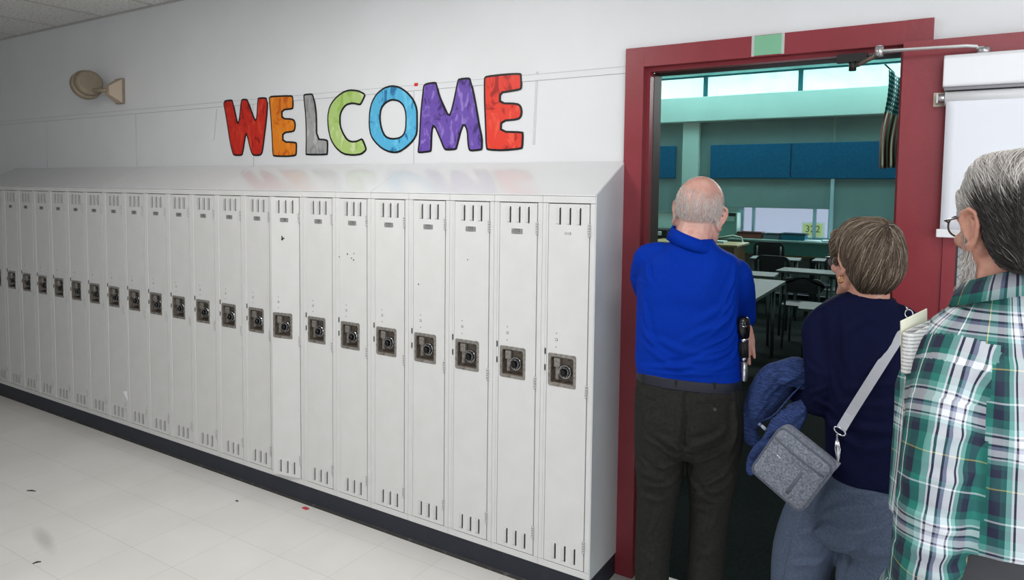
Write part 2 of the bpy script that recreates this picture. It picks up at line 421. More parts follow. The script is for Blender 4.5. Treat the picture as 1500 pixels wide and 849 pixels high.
for i, r in enumerate(lockers):
    dr = [c for c in r.children if c.name.startswith('door')][0]
    pl = [c for c in dr.children if c.name.startswith('number_plate')][0]
    # the stamped number
    tm = text_mesh(NUM(i), .0135, .0003); tm.materials.append(M['plate_dark'] if i else M['hole'])
    if i == 0:
        me = tm.copy()
        me.transform(Matrix.Translation((-.001 - PX1, -.0005, 1.357)) @ Matrix.Rotation(PI / 2, 4, 'X') @ Matrix.Scale(1.15, 4))
        o = link('stamped_number', me, dr)
        bpy.data.objects.remove(pl)
    else:
        # one mesh per plate: the plate and its own digits
        me = plate_me.copy()
        bm = bmesh.new(); bm.from_mesh(me); k = len(bm.faces)
        tm.transform(Matrix.Translation((-.003 - PX1, -.0014, 1.3567)) @ Matrix.Rotation(PI / 2, 4, 'X'))
        bm.from_mesh(tm); bm.faces.ensure_lookup_table()
        for f in bm.faces[k:]: f.material_index = 1
        bm.to_mesh(me); bm.free(); pl.data = me
    lab = f'white steel locker, {ORD[i]} from the doorway end of the row'
    if i == 0: lab = 'white steel locker at the doorway end, number stamped in the door, no plate'
    if i == 7: lab = 'white steel locker with its door slightly ajar, eighth from the doorway'
    if i == 5: lab = 'white steel locker with small black chips on its upper door, sixth from the doorway'
    tag(r, lab, 'locker', 'white hallway lockers')
    if i == 7: dr.rotation_euler = (0, 0, math.radians(9.5)); dr.location.y = -.001
    else: dr.rotation_euler = (0, 0, math.radians(random.Random(i).uniform(-.12, .25)))
# paint chips on some doors
def chips(i, pts):
    b = MB(); dr = [c for c in lockers[i].children if c.name.startswith('door')][0]
    for px, py, r in pts:
        p = at(px, py, 0); x, z = p.x - lockers[i].location.x - PX1, p.z - H0
        q = [(x + r * math.cos(a) * (1 + .35 * math.sin(3 * a + px)), z + 1.3 * r * math.sin(a) * (1 + .3 * math.cos(2 * a + py))) for a in [2 * PI * k / 9 for k in range(9)]]
        b.prism(q, 'y', -.0009, .0005)
    b.build('paint_chip', M['black'], dr)
chips(5, [(509, 372, .0035), (515, 378, .003), (518.5, 371, .0025), (518, 380.5, .003), (497, 376, .0025)])
chips(7, [(417, 346, .0035), (417.5, 349, .006), (419.5, 348.5, .003)])
chips(3, [(613, 416, .0028)]); chips(2, [(685, 380, .002)])

# sloping tops, one per five lockers
for k in range(5):
    x1 = -5 * LW * k - .0006; x0 = max(-NL * LW, -5 * LW * (k + 1)) + .0006
    b = MB(); b.prism([(.0, HL), (.0, HL + .004), (D - .002, HS), (D - .002, HS - .004), (.004, HL)], 'x', x0, x1)
    o = b.build('sloping_top', M['locker_slope'], bevel=.0012)
    tag(o, ['glossy white sloping top over the five lockers nearest the doorway', 'glossy white sloping top under the letters, second section from the doorway',
            'glossy white sloping top, third section from the doorway', 'glossy white sloping top, fourth section from the doorway, below the lamp',
            'glossy white sloping top at the far left end of the row'][k], 'locker top', 'sloping tops over the lockers')
b = MB(); b.prism([(.0, H0), (D - .001, H0), (D - .001, HS), (.0, HL + .002)], 'x', .0006, .0032)
b.prism([(-.0, H0), (.012, H0), (.012, HL + .004), (-.0, HL)], 'x', .0032, .0042)
m = mat('end_panel_paint', (212, 214, 217), .3, noise=(7, (206, 208, 211), .3, .75)); M['endp'] = m
tag(b.build('end_panel', M['endp']), 'flat white side panel closing the locker row beside the maroon door frame', 'panel')
b = MB(); b.box(-NL * LW, .0, .002, D, .012, H0 - .0005)
b.prism([(.002, .012), (.002, .0), (-.006, .0), (-.003, .007)], 'x', -NL * LW, .004, 1); b.box(-NL * LW, .0, .002, D, .0, .012, 1)
tag(b.build('locker_plinth', [M['plinth'], M['plinth_foot']]), 'dark navy base board running along under all the lockers', 'plinth')

# ------------------------------------------------------------------ painted letters
def watercolor(name, c1, c2, c3, scale, rough=.45):
    m = mat(name, c1, rough); N, Lk, B = nodes_of(m); tc = N.new('ShaderNodeTexCoord')
    n = N.new('ShaderNodeTexNoise'); n.inputs['Scale'].default_value = scale; n.inputs['Detail'].default_value = 4; n.inputs['Distortion'].default_value = 1.4
    mp = N.new('ShaderNodeMapping'); mp.inputs['Rotation'].default_value = (0, .5, 0); mp.inputs['Scale'].default_value = (1, 1, .6)
    Lk.new(tc.outputs['Object'], mp.inputs['Vector']); Lk.new(mp.outputs['Vector'], n.inputs['Vector'])
    r = N.new('ShaderNodeValToRGB'); e = r.color_ramp.elements; e[0].position = .38; e[0].color = lin(c2); e[1].position = .63; e[1].color = lin(c3)
    q = e.new(.45); q.color = lin(c1); q = e.new(.56); q.color = lin(c1)
    Lk.new(n.outputs['Fac'], r.inputs['Fac']); Lk.new(r.outputs['Color'], B.inputs['Base Color'])
    return m
Z1 = lambda p: [(310 + a / 6.25, 120 + b_ / 6.25) for a, b_ in p]
Z2 = lambda p: [(530 + a / 5.769, 95 + b_ / 5.769) for a, b_ in p]
LET = [
 ('W', Z1([(100,170),(180,157),(195,175),(222,300),(238,375),(250,330),(265,170),(280,153),(318,152),(335,170),(375,290),(398,345),(408,330),(418,150),(430,140),(490,138),(505,150),(515,200),(505,340),(470,620),(460,660),(440,677),(385,678),(365,660),(345,600),(318,480),(310,500),(285,660),(270,677),(205,677),(190,660),(165,560),(125,300)]), None,
  ((196,38,24),(140,20,14),(214,62,38)), 'painted red paper letter W, first of the wall letters'),
 ('E', Z1([(522,150),(530,133),(545,125),(725,118),(742,128),(748,145),(747,240),(735,252),(645,262),(648,328),(735,332),(758,348),(768,385),(765,430),(750,460),(655,470),(655,540),(765,545),(780,560),(778,660),(765,680),(690,688),(570,685),(555,670),(548,500),(535,300)]), None,
  ((226,128,26),(196,92,16),(232,146,44)), 'painted orange paper letter E, between the red W and the grey L'),
 ('L', Z1([(838,128),(840,116),(850,108),(915,103),(930,115),(950,200),(962,300),(965,515),(1050,522),(1065,540),(1063,655),(1055,672),(865,672),(857,660),(862,500),(855,300),(842,180)]), None,
  ((160,160,160),(138,138,138),(186,186,186)), 'painted grey paper letter L'),
 ('C', Z1([(1406,120),(1400,100),(1340,72),(1260,65),(1190,90),(1120,150),(1075,220),(1055,320),(1062,430),(1085,530),(1130,605),(1200,665),(1290,678),(1370,668),(1412,632),(1418,612),(1405,570),(1385,525),(1370,513),(1330,535),(1280,540),(1240,520),(1205,465),(1180,400),(1178,310),(1195,260),(1230,215),(1290,200),(1350,215),(1368,208),(1405,130)]), None,
  ((172,200,118),(148,184,84),(200,216,160)), 'painted light green paper letter C'),
 ('O', Z2([(250,168),(320,180),(385,225),(440,290),(470,370),(472,470),(470,580),(440,640),(380,700),(310,745),(240,745),(170,715),(110,660),(70,600),(55,510),(60,390),(80,310),(120,240),(180,190)]),
  Z2([(250,300),(310,310),(350,350),(368,420),(365,540),(345,590),(310,612),(250,618),(200,600),(170,540),(155,450),(165,370),(200,325)]),
  ((84,176,216),(36,112,158),(104,194,228)), 'painted sky blue paper letter O'),
 ('M', Z2([(515,190),(518,172),(540,152),(620,140),(635,155),(660,260),(700,350),(735,425),(755,370),(780,260),(805,130),(820,112),(905,103),(920,120),(945,210),(975,370),(1000,520),(1022,620),(1020,715),(1000,725),(920,733),(900,720),(890,660),(885,560),(862,505),(840,560),(805,700),(795,720),(710,725),(690,712),(650,610),(608,515),(595,560),(590,720),(580,738),(480,748),(468,735),(480,640),(492,400),(505,280)]), None,
  ((104,76,166),(66,42,112),(142,116,196)), 'painted purple paper letter M'),
 ('E', Z2([(1029,130),(1033,106),(1050,90),(1200,72),(1335,65),(1352,80),(1355,190),(1340,215),(1240,232),(1175,242),(1173,315),(1310,318),(1345,340),(1358,390),(1350,440),(1320,468),(1185,480),(1180,555),(1355,560),(1367,575),(1362,700),(1345,715),(1200,730),(1070,725),(1045,710),(1038,500),(1030,300)]), None,
  ((222,58,40),(160,28,22),(232,84,62)), 'painted bright red paper letter E, last of the wall letters'),
]
M['ink'] = mat('black_marker', (14, 14, 15), .4)
def face_loops(b, outs, y, m, flip=False):
    V = [Vector((p[0], p[1], 0)) for o_ in outs for p in o_]
    t = tessellate_polygon([[Vector((p[0], p[1], 0)) for p in o_] for o_ in outs])
    b.add([(v.x, y, v.y) for v in V], [tuple(q) for q in t], m)
for idx, (ch, outer, inner, cols, lab) in enumerate(LET):
    yy = D - .004
    def W2(pl): return [(at(a, c, yy).x, at(a, c, yy).z) for a, c in pl]
    O_ = smooth_loop(W2(outer)); O_ = O_ if area2(O_) > 0 else O_[::-1]
    cx = sum(p[0] for p in O_) / len(O_); cz = sum(p[1] for p in O_) / len(O_)
    O_ = [(p[0] - cx, p[1] - cz) for p in O_]
    ls = [O_]; fl = [inset(O_, .0095)]
    if inner:
        I_ = smooth_loop(W2(inner)); I_ = I_ if area2(I_) < 0 else I_[::-1]
        I_ = [(p[0] - cx, p[1] - cz) for p in I_]
        ls.append(I_); fl.append(inset(I_, .0095))
    root = empty('paper_letter', (cx, D, cz)); tag(root, lab, 'letter', 'painted paper letters on the wall')
    b = MB(); face_loops(b, ls, -.0032, 0); face_loops(b, ls, -.0008, 0)
    for l in ls: 
        n = len(l); b.add([(p[0], -.0032, p[1]) for p in l] + [(p[0], -.0008, p[1]) for p in l], [(i, (i + 1) % n, n + (i + 1) % n, n + i) for i in range(n)], 0)
    b.build('black_outline', M['ink'], root)
    b = MB(); face_loops(b, fl, -.0040, 0); face_loops(b, fl, -.0034, 0)
    for l in fl:
        n = len(l); b.add([(p[0], -.0040, p[1]) for p in l] + [(p[0], -.0034, p[1]) for p in l], [(i, (i + 1) % n, n + (i + 1) % n, n + i) for i in range(n)], 0)
    b.build('painted_face', watercolor('paint_' + str(idx), *cols, 13 + 2 * (idx % 3)), root)

m = mat('clear_tape', (236, 238, 240), .12); N, Lk, B = nodes_of(m); B.inputs['Alpha'].default_value = .45; M['tape'] = m
for pts, lab in ((((318, 160), (314, 205)), 'thin strip of clear tape on the wall left of the red W'), (((787, 105), (782, 212)), 'thin strip of clear tape on the wall right of the last E')):
    a, c = at(*pts[0], D), at(*pts[1], D); b = MB()
    b.add([(a.x - .006, D - .0012, a.z), (a.x + .006, D - .0012, a.z), (c.x + .007, D - .002, c.z), (c.x - .006, D - .0012, c.z), (a.x - .006, D - .0002, a.z), (a.x + .006, D - .0002, a.z), (c.x + .007, D - .0002, c.z), (c.x - .006, D - .0002, c.z)],
          [(0, 1, 2, 3), (7, 6, 5, 4), (0, 4, 5, 1), (1, 5, 6, 2), (2, 6, 7, 3), (3, 7, 4, 0)])
    tag(b.build('tape_strip', M['tape']), lab, 'tape')
p = at(610, 124, D); b = MB(); b.box(p.x - .011, p.x + .011, D - .004, D - .0002, p.z - .008, p.z + .008)
tag(b.build('paper_scrap', mat('red_paper', (206, 40, 34), .6), bevel=.001), 'tiny red scrap stuck on the wall above the O and M', 'scrap')
p = at_z(448, 743.5, .004); b = MB(); b.prism([(-.02, -.008), (.012, -.011), (.021, .004), (-.012, .010)], 'z', -.0036, .001); b.prism([(-.012, -.004), (.015, -.006), (.01, .006)], 'z', .001, .004)
o = b.build('paper_scrap', mat('pink_paper', (196, 70, 78), .7), loc=(p.x, p.y, .004)); tag(o, 'small pink paper scrap on the floor below the lockers', 'scrap')
p = at(184, 580, -.006); b = MB(); b.prism([(-.02, .028), (.014, .036), (.018, -.03), (.004, -.012)], 'y', -.001, .0004)
o = b.build('paper_scrap', M['offwhite'], loc=(p.x, -.006, p.z)); o.rotation_euler = (0, 0, .25)
tag(o, 'white torn paper corner sticking out of a locker near its foot', 'scrap')
for (px, py, L_, a), lab in (((46, 719, .05, .5), 'dark fleck of dirt on the floor at the left edge'), ((54, 824, .03, 1.2), 'dark fleck of dirt on the floor at the bottom left corner'), ((347, 734, .018, .2), 'dark speck on the floor in front of the lockers')):
    p = at_z(px, py, 0); b = MB(); b.tube([(-L_ / 2, 0, .002), (0, .003, .003), (L_ / 2, -.002, .002)], [.002, .0035, .0018], 6)
    o = b.build('dirt_fleck', M['black'], loc=(p.x, p.y, 0)); o.rotation_euler = (0, 0, a); tag(o, lab, 'debris')

# ------------------------------------------------------------------ swivel lamp on the wall
M['tan'] = mat('tan_plastic', (140, 128, 108), .5, noise=(30, (132, 120, 102), .4, .7))
M['tan_l'] = mat('tan_plastic_light', (176, 158, 138), .5)
root = empty('wall_lamp', (at(178, 134, D).x, D, at(178, 134, D).z)); tag(root, 'tan round swivel lamp on a bracket high on the white wall', 'lamp')
b = MB(); b.box(-.045, .045, -.02, 0, -.085, .085)
v = [(-.042, -.02, -.08), (.042, -.02, -.08), (.042, -.02, .08), (-.042, -.02, .08), (-.05, -.085, -.03), (.0, -.085, -.03), (.0, -.085, .03), (-.05, -.085, .03)]
b.add(v, [(0, 1, 5, 4), (1, 2, 6, 5), (2, 3, 7, 6), (3, 0, 4, 7), (4, 5, 6, 7)], 1); b.build('bracket', [M['tan'], M['tan_l']], root, bevel=.004)
hc = Vector((-.17, -.13, .05)); ax = Vector((-.97, .12, -.22)).normalized()
b = MB(); b.tube([(-.03, -.08, 0), (-.06, -.10, .0), hc + ax * .0 - Vector((0, 0, .05))], .014, 10); b.build('neck', M['tan'], root)
b = MB(); b.tube([hc - ax * .035, hc - ax * .03, hc - ax * .0, hc + ax * .012], [.070, .082, .085, .085], 32); hd = b.build('lamp_head', M['tan'], root)
b = MB(); b.tube([hc + ax * .012, hc + ax * .018, hc + ax * .05, hc + ax * .056], [.088, .098, .100, .094], 32); b.build('rim', M['tan'], hd)
b = MB(); b.tube([hc + ax * .0562, hc + ax * .066], [.088, .07], 32); b.build('lens', mat('lamp_lens', (210, 212, 214), .1), hd)

# ------------------------------------------------------------------ doorway: frame, open leaf, closer, roller shade
root = empty('door_1', (.535, D, 0)); tag(root, kind='structure'); ox = .535
XI = .0775; b = MB()
def jamb(sign):
    fx = lambda x: (x if sign > 0 else 1.069 - x) - ox
    b.prism([(fx(x), y - D) for x, y in [(0, D), (0, .262), (XI, .262), (XI, .345), (.05, .345), (.05, D)]], 'z', 0, 2.193, 0)
    b.prism([(fx(x), y - D) for x, y in [(XI, .300), (.0925, .300), (.0925, .345), (XI, .345)]], 'z', 0, 2.1005, 0)
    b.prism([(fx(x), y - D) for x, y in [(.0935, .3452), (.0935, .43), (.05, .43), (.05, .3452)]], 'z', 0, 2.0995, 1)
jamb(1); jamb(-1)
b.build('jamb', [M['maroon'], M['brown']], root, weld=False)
b = MB(); zt = 2.193; xa, xb = XI - ox, 1.069 - XI - ox
b.prism([(y - D, zt - x) for x, y in [(.0005, D), (.0005, .2624), (XI, .2624), (XI, .345), (.05, .345), (.05, D)]], 'x', xa, xb, 0)
b.prism([(y - D, zt - x) for x, y in [(XI, .3004), (.0925, .3004), (.0925, .345), (XI, .345)]], 'x', xa, xb, 0)
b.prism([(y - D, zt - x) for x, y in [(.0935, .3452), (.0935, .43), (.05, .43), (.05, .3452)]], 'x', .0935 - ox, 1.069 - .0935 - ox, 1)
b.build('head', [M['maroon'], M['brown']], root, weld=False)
# leaf, folded right back against the wall
LXA, LXB, LYF, LYB, LZT = .987, 1.862, .208, .252, 2.112
b = MB(); b.holed(LXA - ox, LXB - ox, .012, LZT, LYF - D, LYB - D, [(1.158 - ox, 1.705 - ox, 1.02, 1.93)])
leaf = b.build('leaf', M['maroon'], root, bevel=.002)
b = MB(); b.holed(1.122 - ox, 1.741 - ox, .984, 1.966, LYF - D - .006, LYF - D, [(1.158 - ox, 1.705 - ox, 1.02, 1.93)])
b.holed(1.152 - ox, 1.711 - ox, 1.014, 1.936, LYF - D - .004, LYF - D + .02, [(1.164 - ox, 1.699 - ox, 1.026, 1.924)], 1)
for z in (1.25, 1.7): b.cyl((1.131 - ox, LYF - D - .0075, z), (1.131 - ox, LYF - D - .005, z), .004, n=12, m=2)
b.build('glass_frame', [M['maroon'], M['brown'], M['steel']], leaf)
m = mat('wired_glass', (222, 226, 228), .08); N, Lk, B = nodes_of(m); M['wglass'] = m
tc = N.new('ShaderNodeTexCoord'); acc = None
for ang in (.78, -.78):
    mp = N.new('ShaderNodeMapping'); mp.inputs['Rotation'].default_value = (0, ang, 0); Lk.new(tc.outputs['Object'], mp.inputs['Vector'])
    sx = N.new('ShaderNodeSeparateXYZ'); Lk.new(mp.outputs['Vector'], sx.inputs['Vector'])
    a = N.new('ShaderNodeMath'); a.operation = 'PINGPONG'; a.inputs[1].default_value = .0115; Lk.new(sx.outputs['X'], a.inputs[0])
    c = N.new('ShaderNodeMath'); c.operation = 'LESS_THAN'; c.inputs[1].default_value = .0008; Lk.new(a.outputs[0], c.inputs[0])
    if acc: 
        q = N.new('ShaderNodeMath'); q.operation = 'MAXIMUM'; Lk.new(acc.outputs[0], q.inputs[0]); Lk.new(c.outputs[0], q.inputs[1]); acc = q
    else: acc = c
mx = N.new('ShaderNodeMix'); mx.data_type = 'RGBA'; mx.inputs['A'].default_value = lin((215, 219, 220)); mx.inputs['B'].default_value = lin((110, 108, 104))
Lk.new(acc.outputs[0], mx.inputs['Factor']); Lk.new(mx.outputs['Result'], B.inputs['Base Color'])
al = N.new('ShaderNodeMath'); al.operation = 'MULTIPLY_ADD'; al.inputs[1].default_value = .45; al.inputs[2].default_value = .5
Lk.new(acc.outputs[0], al.inputs[0]); Lk.new(al.outputs[0], B.inputs['Alpha'])
b = MB(); b.box(1.15 - ox, 1.713 - ox, LYF - D + .018, LYF - D + .024, 1.012, 1.938); b.build('wired_glass', M['wglass'], leaf)
b = MB()
for z in (.25, 1.05, 1.85):
    b.cyl((.992 - ox, LYF - D + .058, z), (.992 - ox, LYF - D + .058, z + .11), .007, n=12)
b.build('hinge', M['alu'], leaf)

# door closer
c0 = at(1383, 80, .145); root = empty('door_closer', (c0.x, LYF, c0.z)); tag(root, 'white box door closer with silver folding arm at the top of the open maroon door', 'door closer')
cz0 = at(1384, 127, .145).z; hh = c0.z - cz0; yf = .145 - LYF
b = MB(); b.prism([(0, 0), (yf + .012, 0), (yf, -.012), (yf, -hh + .006), (yf + .006, -hh), (0, -hh)], 'x', 0, .31); b.build('cover', M['offwhite'], root, bevel=.004)
b = MB(); b.box(.004, .306, yf + .012, -.002, -hh - .010, -hh - .0005); b.build('bottom_plate', mat('grey_metal', (120, 118, 122), .4, .6), root)
b = MB(); sp = at(1441, 73, .175) - root.location; el = at(1288, 75, .16) - root.location; bend = at(1424, 66.5, .17) - root.location
sp.z = max(sp.z, .012)
b.cyl((sp.x, sp.y, -.002), (sp.x, sp.y, sp.z + .004), .018, n=20); b.build('spindle', M['alu'], root)
b = MB(); b.tube([sp + Vector((.0, 0, .004)), sp + Vector((-.018, 0, .006)), bend + Vector((.012, 0, -.004)), bend + Vector((-.015, 0, .0)), el], .011, 10, flat=.45, ref=(0, 1, 0)); b.build('main_arm', mat('white_arm', (222, 222, 222), .3, .3), root, bevel=0)
b = MB(); b.cyl(el - Vector((0, 0, .016)), el + Vector((0, 0, .014)), .0135, n=18)
b.cyl(el + Vector((0, 0, .014)), el + Vector((0, 0, .018)), .010, n=18); b.build('elbow', M['alu'], root)
sh = at(1249, 96, .290) - root.location
b = MB(); b.tube([el - Vector((0, 0, .008)), sh + Vector((.02, -.01, 0)), sh], [.009, .008, .008], 10, flat=.5); b.build('forearm', M['steel_dark'], root)
b = MB(); b.cyl(sh - Vector((0, 0, .018)), sh + Vector((0, 0, .02)), .012, n=14); b.box(sh.x - .05, sh.x + .045, sh.y - .012, sh.y + .02, sh.z + .012, 2.101 - root.location.z)
b.build('frame_shoe', M['black'], root)

# roller shade hung on the leaf
yS = LYF - .03
tl, tr = at(1384, 144, yS), at(1500, 131, yS); bz = at(1382, 338, yS).z; root = empty('roller_blind', (tl.x, LYF, tl.z)); tag(root, 'white roller shade pulled down over the open door window', 'blind')
b = MB(); b.cyl((.0, yS - LYF, 0), (.66, yS - LYF, 0), .0215, n=24); b.build('roller', M['offwhite'], root)
b = MB(); b.cyl((-.018, yS - LYF, 0), (.0, yS - LYF, 0), .013, n=16, m=1); b.box(-.031, .006, -.0025, -.0, -.022, .022); b.box(-.0235, -.018, yS - LYF - .012, -.001, -.016, .016, 1)
b.build('bracket', [M['ivory'], M['alu']], root, bevel=.001)
b = MB(); n = 24; yw = yS - LYF - .018
xs = [.004 + .646 * k / n for k in range(n + 1)]; zs = [-.0 - (tl.z - bz) * k / 16 for k in range(17)]
for x in xs:
    for z in zs:
        b.v.append((x, yw + .006 * min(1, -z * 6) * 1 + .0016 * math.sin(x * 21 + z * 13) * min(1, -z * 3), z))
for i in range(n):
    for j in range(16):
        q = i * 17 + j; b.f.append((q, q + 17, q + 18, q + 1)); b.m.append(0); b.sm.append(True)
o = b.build('shade_cloth', M['paper'], root); md = o.modifiers.new('thick', 'SOLIDIFY'); md.thickness = .0008
b = MB(); b.box(-.006, .655, yw + .001, yw + .010, -(tl.z - bz) - .02, -(tl.z - bz) + .006); b.build('bottom_bar', M['offwhite'], root, bevel=.003)

# green paper taped on the door head
a, c = at(1103.5, 55.5, .262), at(1146.5, 79, .262)
root = empty('paper_tag', ((a.x + c.x) / 2, .262, 2.155)); tag(root, 'pale green paper tag taped to the maroon door head', 'tag')
w_ = (c.x - a.x) / 2
b = MB(); b.box(-w_, w_, -.0012, -.0002, -.035, .036); b.build('paper', mat('green_paper', (122, 182, 146), .5), root)
b = MB()
for x in (-w_, w_): b.box(x - .005, x + .005, -.0019, -.0003, -.037, .037)
b.build('tape', M['tape'], root)

# ================================================================== classroom beyond the doorway
K = {}
K['mint'] = mat('mint_paint', (214, 230, 222), .6, noise=(2, (207, 223, 215), .3, .7))
K['carpet'] = mat('dark_green_carpet', (20, 32, 30), .95, spec=.1, noise=(60, (14, 23, 21), .4, .6), bump=(220, .35))
K['shade'] = mat('grey_green_shade', (146, 166, 164), .8, noise=(1.5, (138, 158, 156), .3, .7))
K['blue'] = mat('blue_board_fabric', (32, 104, 146), .9, noise=(40, (28, 94, 134), .35, .65))
K['frame'] = mat('pale_window_frame', (176, 204, 214), .5)
K['teal'] = mat('teal_frame', (40, 120, 132), .5)
K['counter'] = mat('teal_counter', (84, 132, 124), .6)
K['wood'] = mat('brown_wood', (118, 92, 56), .5, noise=(8, (96, 72, 42), .35, .7))
K['dark'] = mat('dark_plastic', (24, 30, 30), .5)
K['top'] = mat('desk_top_laminate', (92, 104, 100), .6, spec=.25, noise=(12, (84, 96, 92), .3, .7))
K['metal'] = mat('desk_metal', (96, 104, 102), .35, .7)
K['sky'] = mat('bright_clerestory_sheet', (225, 250, 245), .6, emit=((214, 255, 244), .95), noise=None)
N, Lk, B = nodes_of(K['sky']); tc = N.new('ShaderNodeTexCoord'); nz = N.new('ShaderNodeTexNoise'); nz.inputs['Scale'].default_value = 2.5; nz.inputs['Detail'].default_value = 5; nz.inputs['Distortion'].default_value = 1
rp = N.new('ShaderNodeValToRGB'); rp.color_ramp.elements[0].position = .3; rp.color_ramp.elements[1].position = .6
rp.color_ramp.elements[0].color = lin((186, 238, 232)); rp.color_ramp.elements[1].color = lin((226, 255, 250))
Lk.new(tc.outputs['Object'], nz.inputs['Vector']); Lk.new(nz.outputs['Fac'], rp.inputs['Fac']); Lk.new(rp.outputs['Color'], B.inputs['Emission Color'])
YB = 9.3
b = MB(); b.box(-5, 4, .36, YB, -.05, -.002); tag(b.build('floor_classroom', K['carpet']), kind='structure')
b = MB(); b.box(-5.1, -5, .431, YB, 0, 3.6); tag(b.build('wall_classroom_left', K['mint']), kind='structure')
b = MB(); b.box(4, 4.1, .431, YB, 0, 3.6); tag(b.build('wall_classroom_right', K['mint']), kind='structure')
b = MB(); b.box(-5, 4, .431, YB + .3, 3.55, 3.65); tag(b.build('ceiling_classroom', mat('classroom_ceiling', (150, 205, 205), .8)), kind='structure')
b = MB(); b.box(-5, 4, YB, YB + .12, 0, .88); b.box(-5, 4, YB, YB + .12, 2.72, 3.17); b.box(-5, -1.72, YB, YB + .12, 1.37, 2.72); b.box(-.30, 4, YB, YB + .12, .88, 2.72); b.box(-3.4, -1.72, YB, YB + .12, .88, 1.37)
b.box(-1.72, -.30, YB, YB + .12, 1.37, 2.72)
tag(b.build('wall_far', K['mint']), kind='structure')
b = MB(); b.box(-5, 4, YB - .28, YB - .001, 2.77, 3.17); tag(b.build('trim_bulkhead', K['mint'], bevel=.01), kind='structure')
b = MB(); b.box(-2.65, -2.37, YB - .14, YB - .001, 0, 2.77); tag(b.build('trim_pilaster', K['mint'], bevel=.01), kind='structure')
root = empty('window_1', (0, YB, 3.17)); tag(root, kind='structure')
b = MB()
for k in range(7):
    x = -5.3 + 1.49 * k; b.box(x + .03, x + 1.46, .02, .03, .02, .36)
b.build('pane', K['sky'], root)
b = MB(); b.box(-5, 4, -.02, .04, .355, .382)
for k in range(8):
    x = -5.3 + 1.49 * k
    b.prism([(x - .035, -.03), (x - .012, -.05), (x + .012, -.05), (x + .035, -.03), (x + .03, .03), (x - .03, .03)], 'z', 0, .37)
b.build('window_frame', K['teal'], root)
# lower window with its view of daylight
root = empty('window_2', (-1.0, YB, .88)); tag(root, kind='structure')
b = MB(); fr = [(-.72, -.64), (.42, .465), (.64, .72), (-.50, -.46)]
for x0, x1 in fr: b.box(x0, x1, -.03, .06, .02, .50)
b.box(-.72, .72, -.03, .06, .0, .04); b.build('window_frame', K['frame'], root, bevel=.004)
b = MB(); b.box(.665, .715, -.08, -.032, .0, 1.0); b.build('white_post', mat('pale_post', (205, 222, 232), .5), root, bevel=.004)
m = mat('window_glass', (230, 238, 245), .05); N, Lk, B = nodes_of(m); B.inputs['Alpha'].default_value = .12
b = MB(); b.box(-.70, .70, .03, .034, .03, .5); b.build('pane', m, root)
root = empty('window_3', (-4.2, YB, .88)); tag(root, kind='structure')
b = MB()
for x in (-.8, 0, .76): b.box(x, x + .04, -.03, .06, 0, .5)
b.box(-.8, .8, -.03, .06, 0, .03); b.build('window_frame', K['frame'], root)
b = MB(); b.box(-.8, .8, .03, .034, .02, .5); b.build('pane', m, root)
# pulled-down shades
for x0, x1, z0, lab in ((-5, -2.66, 1.25, 'grey green window shade pulled down left of the pale pilaster'), (-2.36, -.335, 1.365, 'grey green window shade pulled down above the window with the number sign'),
                        (-.295, 4, .90, 'grey green window shade pulled fully down right of the window')):
    root = empty('roller_blind', ((x0 + x1) / 2, YB - .03, z0)); tag(root, lab, 'window blind', 'classroom window blinds'); h = (x1 - x0) / 2
    b = MB(); n = 20
    for i in range(n + 1):
        x = -h + 2 * h * i / n; w = .006 * math.sin(i * 1.7)
        b.v += [(x, w, .03), (x, w, 2.765 - z0), (x, w + .002, .03), (x, w + .002, 2.765 - z0)]
    for i in range(n):
        q = i * 4
        for f in ((q, q + 4, q + 5, q + 1), (q + 2, q + 3, q + 7, q + 6), (q, q + 2, q + 6, q + 4), (q + 1, q + 5, q + 7, q + 3)): b.f.append(f); b.m.append(0); b.sm.append(False)
    b.build('cloth', K['shade'], root)
    b = MB(); b.box(-h, h, -.012, .014, 0, .032); b.build('bottom_rail', K['shade'], root)
for x0, x1, lab in ((-4.4, -2.78, 'blue fabric board on the far classroom wall, left of the pilaster'), (-2.19, -.925, 'blue fabric board on the far classroom wall, right of the pilaster'), (-.915, .75, 'blue fabric board beside the flag on the far classroom wall')):
    b = MB(); b.box(-(x1 - x0) / 2, (x1 - x0) / 2, -.04, 0, 0, .555)
    tag(b.build('fabric_board', K['blue'], bevel=.012, loc=((x0 + x1) / 2, YB - .05, 1.835)), lab, 'board', 'blue boards on the far wall')
# counter under the windows
root = empty('window_counter', (-.5, YB - .27, 0)); tag(root, 'long teal counter under the classroom windows', 'counter')
b = MB(); b.box(-4.5, 4.5, -.27, .265, .855, .885); b.build('worktop', mat('counter_top', (150, 178, 172), .35), root, bevel=.004)
b = MB(); b.box(-4.5, 4.5, -.25, .265, .66, .854); b.build('front_panel', K['counter'], root)
b = MB(); b.box(-4.5, 4.5, -.262, -.225, .635, .659); b.build('edge_rail', K['wood'], root)
b = MB(); 
for x in (-4.4, -2.0, 0, 2, 4.4):
    b = MB(); b.box(x - .03, x + .03, -.2, .2, 0, .66); b.build('leg', K['dark'], root)
# number sign in the window
root = empty('number_sign', (-.575, YB + .045, .92)); tag(root, 'pale yellow sign with the number 322 in the classroom window', 'sign')
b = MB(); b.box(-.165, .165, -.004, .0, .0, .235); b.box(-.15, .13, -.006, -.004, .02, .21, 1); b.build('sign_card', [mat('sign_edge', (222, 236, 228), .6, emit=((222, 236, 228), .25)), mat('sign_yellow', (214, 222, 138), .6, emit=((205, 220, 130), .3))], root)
tm = text_mesh('322', .135, .0008); tm.transform(Matrix.Translation((-.008, -.0075, .125)) @ Matrix.Rotation(PI / 2, 4, 'X') @ Matrix.Scale(1.12, 4)); tm.materials.append(K['dark']); link('digits', tm, root)

